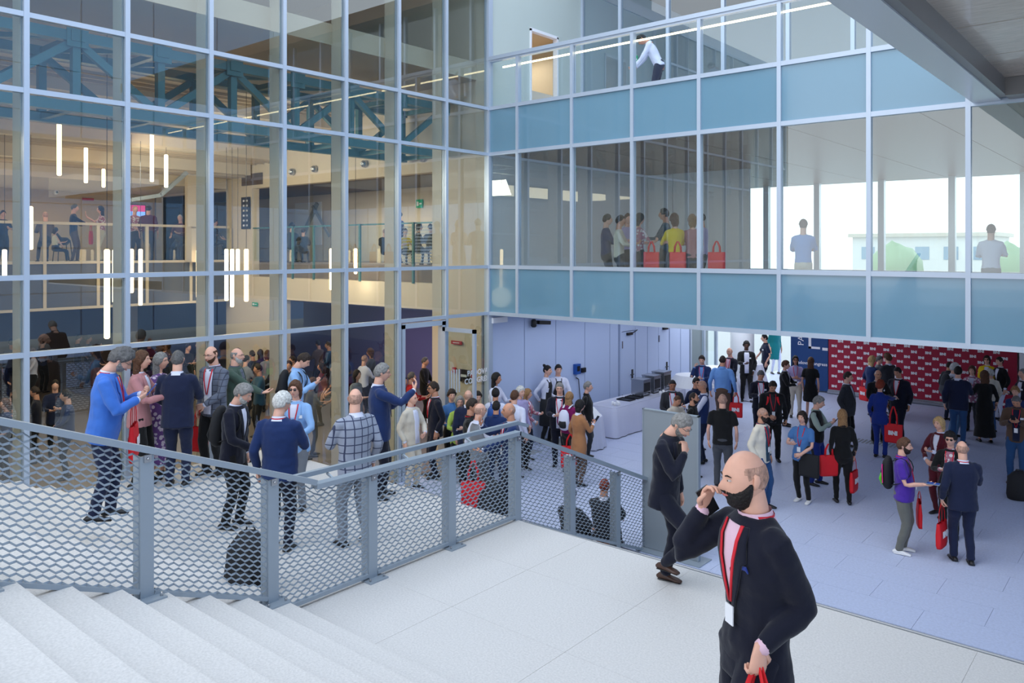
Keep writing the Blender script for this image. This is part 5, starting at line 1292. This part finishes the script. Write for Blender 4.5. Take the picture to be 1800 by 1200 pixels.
person(1785, 680, 1.58, 350, 'mnavy', 'black', ('curly', 'light'), 'p', 'sweater', ('down', 'down'), 1, 'curly-haired person in blue behind the man in the brown jacket', female=True)
person(1800, 648, 1.80, 300, 'dnavy', 'black', ('crop', 'grey'), 'p', 'open', ('down', 'hold'), 1, 'grey-haired man in a dark jacket at the right edge of the backdrop', badge=True)
I = person(1652, 733, 1.72, 325, 'maroon', 'maroon', ('bob', 'blond'), 'p', 'blazer', ('hold', 'low'), 1, 'blond woman in a dark red trouser suit looking left', female=True, lip=True, level=PLAZA)
I = person(1671, 760, 1.70, 350, 'black', 'black', ('curly', 'black'), 'p', 'open', ('down', 'hold'), 1, 'woman with black curls and large dark sunglasses', female=True, glasses='sun', shirt='print', lan=True, level=PLAZA)
tote(I['wr'][0] + Vector((0, 0, .05)), I['rz'], 'dark red tote bag between the sunglasses woman and the bald man', None, drop=.12)
I = person(1692, 776, 1.80, 196, 'navy', 'navy', ('fringe', 'stub'), 'p', 'suit', ('bag', 'hold'), 0, 'bald man seen from behind in a navy suit holding a red tote bag', fat=1.08, lan=True, level=PLAZA)
tote(I['wr'][0] + I['hd'][0] * .07, I['rz'] + 1.0, 'bright red tote bag in the hand of the bald man in the navy suit')
I = person(1587, 770, 1.76, 82, 'purple', 'khaki', ('short', 'brown'), 'p', 'tee', ('bag', 'offer'), 0, 'bearded man in a purple T-shirt and grey trousers holding a tablet', beard=('full', 'dark'), fat=1.2, lan=True, shoes='white', level=PLAZA)
e = empty('tablet', I['wr'][1] + I['hd'][1] * .12 + Vector((0, 0, .02)), I['rz'], label='small tablet held out by the man in the purple T-shirt', cat='tablet'); obj('casing', box((-.06, -.09, 0), (.06, .09, .01)), 'panel_grey', e); obj('screen_glass', box((-.055, -.085, .01), (.055, .085, .012)), 'blue_box', e)
tote(I['wr'][0] + I['fw'] * .14, I['rz'] + .2, 'flat red tote bag hanging beside the man in the purple T-shirt', None, drop=.15)
mat('neon_green', (90, 200, 40), .5); mat('neon_pink', (220, 30, 130), .5)
b_ = backpack(I, 'black backpack with neon green and pink stripes on the man in purple', trim='neon_green')
for q in (-1, 1): obj('stripe', MB().bar((q * .14, -.06, .08), (q * .12, -.07, .36), .012, .05), 'neon_pink', b_)
# ---- man leaning at the edge of the landing, seated guests, luggage
I = person(1193, 724, 1.80, 62, 'dnavy', 'dnavy', ('short', 'grey'), 'p', 'suit', ('pocket', 'chin'), 0, 'grey-haired man with glasses in a dark suit, hand to his mouth, at the railing end', lean=.12, nod=.5, legs='lean', glasses='clear', badge=True, shirt='char', shoes='brown', beard=('short', 'grey'), level=LAND, sink=.0)
def seated(px, py, d, Hm, **k):
    q = at_depth(px, py, d); g = ground(q.x, q.y + .45)
    st_ = (q.z - g) / Hm - .5
    return person(px, py, Hm, at=(q.x, q.y, g), seat=max(.12, min(.3, st_)), legs='sit', lod=1, bot='black', arms=('knee', 'knee'), **k)
seated(1062, 842, 12.1, 1.74, face=165, top='char', hair=('crop', 'red'), skin='m', kind='suit', label='man with a reddish shaved head sitting on the steps behind the mesh')
seated(1003, 858, 11.6, 1.60, face=150, top='char', hair=('short', 'dark'), kind='sweater', label='guest in charcoal sitting on the steps left of the shaved-head man')
def soft_case(px, py, d, lb, s=1.):
    q = at_depth(px, py, d); g = ground(q.x, q.y)
    e = empty('backpack', (q.x, q.y, g), .5, label=lb, cat='backpack')
    v, f = tube([(0, 0, .02), (0, 0, .1), (0, .02, .36 * s), (0, .05, .48 * s)], [(.2 * s, .12), (.22 * s, .14), (.19 * s, .12), (.1 * s, .06)], 16)
    obj('pack_body', MB().add(v, f), 'black_soft', e, True); obj('front_pocket', MB().add(*tube([(0, -.12, .06), (0, -.15, .14), (0, -.12, .24)], [(.12, .03), (.14, .04), (.1, .02)], 12)), 'black_soft', e, True)
    obj('handle', MB().add(*tube([(-.06, .05, .46 * s), (-.04, .05, .53 * s), (.04, .05, .53 * s), (.06, .05, .46 * s)], [.01] * 4, 6, ref=(0, 1, 0))), 'black', e, True)
soft_case(436, 1000, 7.9, 'black backpack set down behind the left part of the mesh railing', 1.2)
soft_case(862, 915, 10.9, 'black backpack set down behind the railing just left of its corner', 1.1)
q = at_depth(832, 900, 10.9); tote((q.x, q.y, ground(q.x, q.y) + .67), .6, 'red tote bag set down beside the black backpack behind the railing corner', None)
p = on_z(1792, 878, PLAZA)
e = empty('suitcase', p, .4, label='black soft case on the plaza floor below the man in the brown jacket', cat='suitcase')
v, f = tube([(0, 0, .02), (0, 0, .1), (0, 0, .42), (0, 0, .5)], [(.2, .12), (.22, .14), (.2, .13), (.12, .08)], 16); obj('case_body', MB().add(v, f), 'black_soft', e, True)
obj('handle', MB().add(*tube([(-.08, 0, .49), (-.05, 0, .56), (.05, 0, .56), (.08, 0, .49)], [.012] * 4, 6, ref=(0, 1, 0))), 'black', e, True)
# ---- the man on the phone in the foreground
d_ = 3.75; hp_ = at_depth(1322, 791, d_)
Hh = 1.88; gy = ground(hp_.x, hp_.y)
I = person(1300, 791, Hh, 303, 'dnavy', 'dnavy', ('fringe', 'stub'), 'p', 'suit', ('carry', 'ear'), 0, 'bald man with a full black beard in a dark blue suit, phoning in the foreground', at=(hp_.x, hp_.y, gy), up=hp_.z - gy - Hh, nod=.08, yaw=.12, beard=('full', 'black'), shirt='pinksh', lan=True, legs='walk', fat=.92, hs=1.04)
FG = I
p = I['wr'][1] + I['hd'][1] * .07 - I['rt'] * 0
e = empty('smartphone', p - Vector((0, 0, .03)), I['rz'], label='black smartphone at the ear of the bearded man in the foreground', cat='phone')
obj('casing', xf(MB().box((-.005, -.035, -.07), (.005, .035, .07)), Rx(-.5)), 'black', e); obj('camera_lens', xf(MB().box((-.007, -.03, .04), (.007, -.01, .06)), Rx(-.5)), 'lens', e)
tote(I['wr'][0] + I['hd'][0] * .075 + Vector((0, 0, 0)), I['rz'] + .3, 'red tote bag carried by the bearded man in the foreground')
pk = I['MU'] @ Vector((-.058 * I['H'], (I['fronty'](.058, .725) + .006) * I['H'], .725 * I['H']))
obj('pocket_square', xf(MB().add(*tube([(-.03, 0, .0), (-.012, 0, .014), (.01, 0, .01), (.03, 0, -.002)], [(.003, .004), (.004, .012), (.004, .010), (.003, .003)], 6, ref=(0, 1, 0))), T(pk)), 'cloth_royal' if 'cloth_royal' in _mats else CM('royal'), I['root'])

# ================================================================== PEOPLE BEHIND THE GLASS
G2 = 'guests standing in the gallery'
def inside(px, py, X=None, Y=None, lv=-.34, Hm=1.74, **k):
    """place by crown pixel on the given inner plane: the feet stay on the given floor"""
    q = on_x(px, py, X) if X else on_y(px, py, Y)
    k.pop('Hm', None); Hm = (q.z - lv) / (.5 + k.get('seat', .5))
    return person(px, py, Hm, at=(q.x, q.y, lv), **k)
def who(face, top, bot, hair, arms, label, **k):
    d = dict(face=face, top=top, bot=bot, hair=hair, arms=arms, lod=2, label=label, kind=k.pop('kind', 'sweater')); d.update(k); return d
inside(5, 370, X=-24, **who(20, 'navy', 'black', ('short', 'dark'), ('hold', 'down'), 'guest in a dark suit at the far left of the gallery'))
inside(80, 372, X=-25.5, **who(190, 'brown', 'black', ('crop', 'stub'), ('hold', 'hold'), 'bald guest in brown seated at the left of the gallery', seat=.36, legs='sit'))
inside(97, 400, X=-24, **who(110, 'cream', 'black', ('bob', 'dark'), ('hold', 'low'), 'guest in cream with a dark coat seated behind the gallery rail', seat=.3, legs='sit', female=True))
I = inside(130, 359, X=-24.2, Hm=1.82, **who(80, 'navy', 'brown', ('short', 'salt'), ('hold', 'give'), 'tall grey-haired guest in a navy jacket standing at the gallery rail'))
tote(I['wr'][1] + Vector((0, 0, .02)), I['rz'], 'red tote bag held out at the gallery rail', None, drop=.2)
inside(178, 362, X=-24.2, **who(285, 'print', 'beige', ('long', 'black'), ('up', 'hold'), 'long-haired woman in a patterned outfit gesturing at the gallery rail', female=True))
inside(237, 362, X=-25, **who(30, 'print', 'char', ('crop', 'stub'), ('hold', 'low'), 'bald guest in a patterned shirt before the gallery screen'))
inside(261, 361, X=-24.4, Hm=1.82, **who(170, 'maroon', 'djeans', ('short', 'dark'), ('down', 'down'), 'broad guest in a dark red sweater, back to the rail, by the gallery screen', fat=1.15))
inside(317, 377, X=-24.2, **who(340, 'maroon', 'djeans', ('crop', 'white'), ('hold', 'knee'), 'white-haired guest in dark red seated before the gallery column', seat=.36, legs='sit'))
I = inside(377, 386, X=-24.2, **who(70, 'black', 'black', ('short', 'dark'), ('knee', 'knee'), 'guest in black on a bar stool at the right of the gallery', seat=.38, legs='perch'))
for k, (px, X_, lb) in enumerate(((378, -24.2, 'black bar stool under the seated guest at the right of the gallery'), (318, -24.2, 'black chair of the white-haired guest in the gallery'), (110, -24.4, 'black chair by the gallery rail near the seated woman'))):
    q = on_x(px, 400, X_); h = .62
    e = empty('bar_stool', (q.x, q.y, -.34), label=lb, cat='stool')
    obj('seat', MB().add(*tube([(0, 0, h - .04), (0, 0, h)], [(.2, .2), (.21, .21)], 14)), 'black', e, True)
    obj('backrest', MB().add(*tube([(-.18, -.1, h + .02), (-.1, -.2, h + .16), (.1, -.2, h + .16), (.18, -.1, h + .02)], [(.01, .09)] * 4, 6, ref=(0, 1, 0))), 'black', e, True)
    for sx in (-.15, .15):
        for sy in (-.15, .15): obj('leg', MB().bar((sx, sy, h - .03), (sx * 1.3, sy * 1.3, 0), .02, .02), 'black', e)
# corridor guests
for (px, py, fc, tp, hr, lb) in ((513, 392, 150, 'char', ('curly', 'black'), 'dark curly-haired guest leaning on the corridor railing, left opening'), (533, 401, 170, 'char', ('short', 'dark'), 'broad guest in charcoal beside the curly-haired one at the corridor railing'),
                             (676, 402, 160, 'black', ('crop', 'stub'), 'guest in black bent over behind the corridor mesh'), (703, 372, 300, 'mnavy', ('short', 'black'), 'tall guest in blue in the middle of the corridor'),
                             (712, 402, 20, 'yellow', ('short', 'brown'), 'guest in a yellow top behind the corridor mesh'), (736, 392, 100, 'black', ('bob', 'dark'), 'guest in black left of the corridor end'), (757, 394, 200, 'char', ('short', 'dark'), 'guest in grey at the right end of the corridor')):
    inside(px, py, Y=14.1 if py > 380 else 15.5, lv=-.37, **who(fc, tp, 'black', hr, ('hold', 'hold'), lb, **(dict(seat=.24, legs='sit') if py > 380 else {})))
# upper glazed room: cluster round a table
for (px, py, Y_, fc, tp, hr, sk, lb, fm) in ((1066, 377, 15.2, 100, 'mnavy', ('short', 'dark'), 'p', 'guest in a blue shirt at the left end of the upper room group', False),
    (1089, 379, 14.5, 80, 'beige', ('short', 'dark'), 'm', 'guest in a beige top, second from the left in the upper room', False), (1103, 376, 16.8, 20, 'lilac', ('short', 'brown'), 'p', 'guest in lilac behind the beige one in the upper room', False),
    (1123, 375, 15.3, 120, 'print', ('bob', 'black'), 'p', 'guest in a patterned blouse just left of the mullion in the upper room', True), (1169, 367, 16.6, 260, 'tealshirt', ('short', 'black'), 'm', 'tallest guest, in dark teal, in the upper room group', False),
    (1186, 375, 14.7, 200, 'yellow', ('bob', 'brown'), 'p', 'guest in a bright yellow jacket in the upper room', True), (1217, 377, 15.0, 190, 'pink', ('bob', 'light'), 'p', 'guest in a pink top right of the yellow jacket in the upper room', True),
    (1233, 374, 16.3, 240, 'lilac', ('short', 'dark'), 'm', 'rightmost guest of the upper room group, in grey lilac', False)):
    inside(px, py, Y=Y_, lv=-1.05, **who(fc, tp, 'char', hr, ('hold', 'hold'), lb, skin=sk, female=fm))
q0_, q1_ = on_y(1140, 440, 13.85).x, on_y(1330, 440, 13.85).x
e = empty('side_table', ((q0_ + q1_) / 2, 13.85, -1.05), label='long low white side table just inside the upper room glass, with red bags on it', cat='table')
obj('tabletop', box(((q0_ - q1_) / 2, -.2, .60), ((q1_ - q0_) / 2, .2, .635)), 'white', e)
for sx in (-1, 1):
    for sy in (-.17, .17): obj('leg', box((sx * (q1_ - q0_) / 2.1 - .02, sy - .02, 0), (sx * (q1_ - q0_) / 2.1 + .02, sy + .02, .6)), 'steel', e)
for (px, Y_, lb) in ((1165, 14.3, 'red tote bag on the side table by the yellow jacket guest in the upper room'), (1215, 14.4, 'red tote bag below the pink top guest in the upper room'), (1290, 14.6, 'red tote bag alone near the second mullion of the upper room')):
    q = on_y(px, 440, Y_); tote((q.x, 13.85, -.41 + .58), 0, lb, None, drop=.2)
inside(1412, 386, Y=14.6, lv=-1.05, **who(175, 'ltblue', 'beige', ('short', 'dark'), ('hold', 'hold'), 'reflected figure in a light blue shirt and beige trousers, modelled in the upper room', kind='shirt'))  # glass reflection of someone outside, modelled as a figure indoors
inside(1742, 395, Y=15, lv=-1.05, **who(175, 'white', 'grey', ('short', 'dark'), ('hold', 'hold'), 'reflected figure in white and grey, modelled at the right of the upper room', kind='shirt'))  # another mirrored figure from outside, given a body behind the pane
# waiter on the roof terrace
q = on_y(1158, 86, 15.5)
person(1158, 86, 1.72, 265, 'white', 'navy', ('short', 'black'), 'm', 'shirt', ('give', 'give'), 1, 'waiter in a white shirt bending forward on the roof terrace', at=(q.x, q.y, 3.2), lean=.45, nod=.4)
# dark crowd on the hall's ground floor
rc = random.Random(5)
crowd = [(58, 612), (75, 586), (63, 680), (118, 685), (97, 668), (137, 588), (155, 586), (172, 600), (205, 608), (228, 600), (262, 598), (290, 602), (330, 604), (351, 600), (418, 612), (432, 625), (444, 607), (458, 611), (470, 608), (455, 640), (486, 630), (515, 612), (508, 634), (548, 664), (560, 598), (566, 622), (578, 600), (590, 640), (600, 618), (612, 640), (640, 624), (626, 650), (652, 612), (684, 630), (722, 640), (746, 628), (708, 662), (20, 590), (35, 640), (10, 700)]
cols = ['black', 'char', 'navy', 'dnavy', 'maroon', 'grey', 'mnavy', 'dgrey', 'brown', 'black', 'tealshirt', 'white']
tints = {'black': 'black', 'char': 'charcoal', 'navy': 'navy', 'dnavy': 'dark suit', 'maroon': 'dark red', 'grey': 'grey', 'mnavy': 'blue', 'dgrey': 'dark grey', 'brown': 'brown', 'tealshirt': 'teal', 'white': 'white'}
places = ['left of the first mullion', 'right of the first mullion', 'between the first and second fins', 'behind the blue blazer man', 'behind the pink blazer woman', 'behind the tall bald man', 'behind the green blazer man', 'behind the light blue shirt man', 'behind the checked blazer man', 'behind the mid-blue suit man', 'inside the open door']
lims = [43, 90, 150, 215, 262, 345, 478, 545, 625, 700, 2000]
seen = {}
for k, (px, py) in enumerate(crowd):
    Hm = rc.uniform(1.64, 1.82); d = (Hm + PLAZA) / ((440 - py) / FPX)
    v = dirv(px)
    dmin = 12.9 / -v[0]; dmax = min(28.5 / -v[0], 17.8 / v[1])
    if px > 700: dmax = 17.8 / v[1]
    d = max(dmin, min(d, dmax)); q = at_depth(px, py, d)
    if 13.1 < q.y < 14.1: q = at_depth(px, py, 12.9 / v[1])
    tp = 'red' if px == 722 else rc.choice(cols); hr = rc.choice([('short', 'dark'), ('short', 'black'), ('bob', 'brown'), ('crop', 'stub'), ('long', 'dark'), ('short', 'salt')])
    fm = hr[0] in ('bob', 'long')
    pl = places[[i for i, L in enumerate(lims) if px < L][0]]
    hn = {'short': 'short-haired', 'bob': 'bob-haired', 'crop': 'shaven', 'long': 'long-haired'}[hr[0]]
    lb = '%s guest in %s in the dim hall crowd, %s' % (hn, 'red' if tp == 'red' else tints[tp], pl)
    if lb in seen: lb = lb.replace('guest', ['taller guest', 'farther guest', 'third guest'][seen[lb] % 3]) if True else lb; seen[lb] = 0
    seen[lb] = seen.get(lb, 0)
    person(px, py, Hm, rc.uniform(0, 360), tp, 'black', hr, rc.choice('ppmm'), rc.choice(['suit', 'sweater', 'shirt']), rc.choice([('hold', 'hold'), ('down', 'hold'), ('low', 'low')]), 2, lb, at=(q.x, q.y, PLAZA), female=fm, group='guests in the hall crowd')
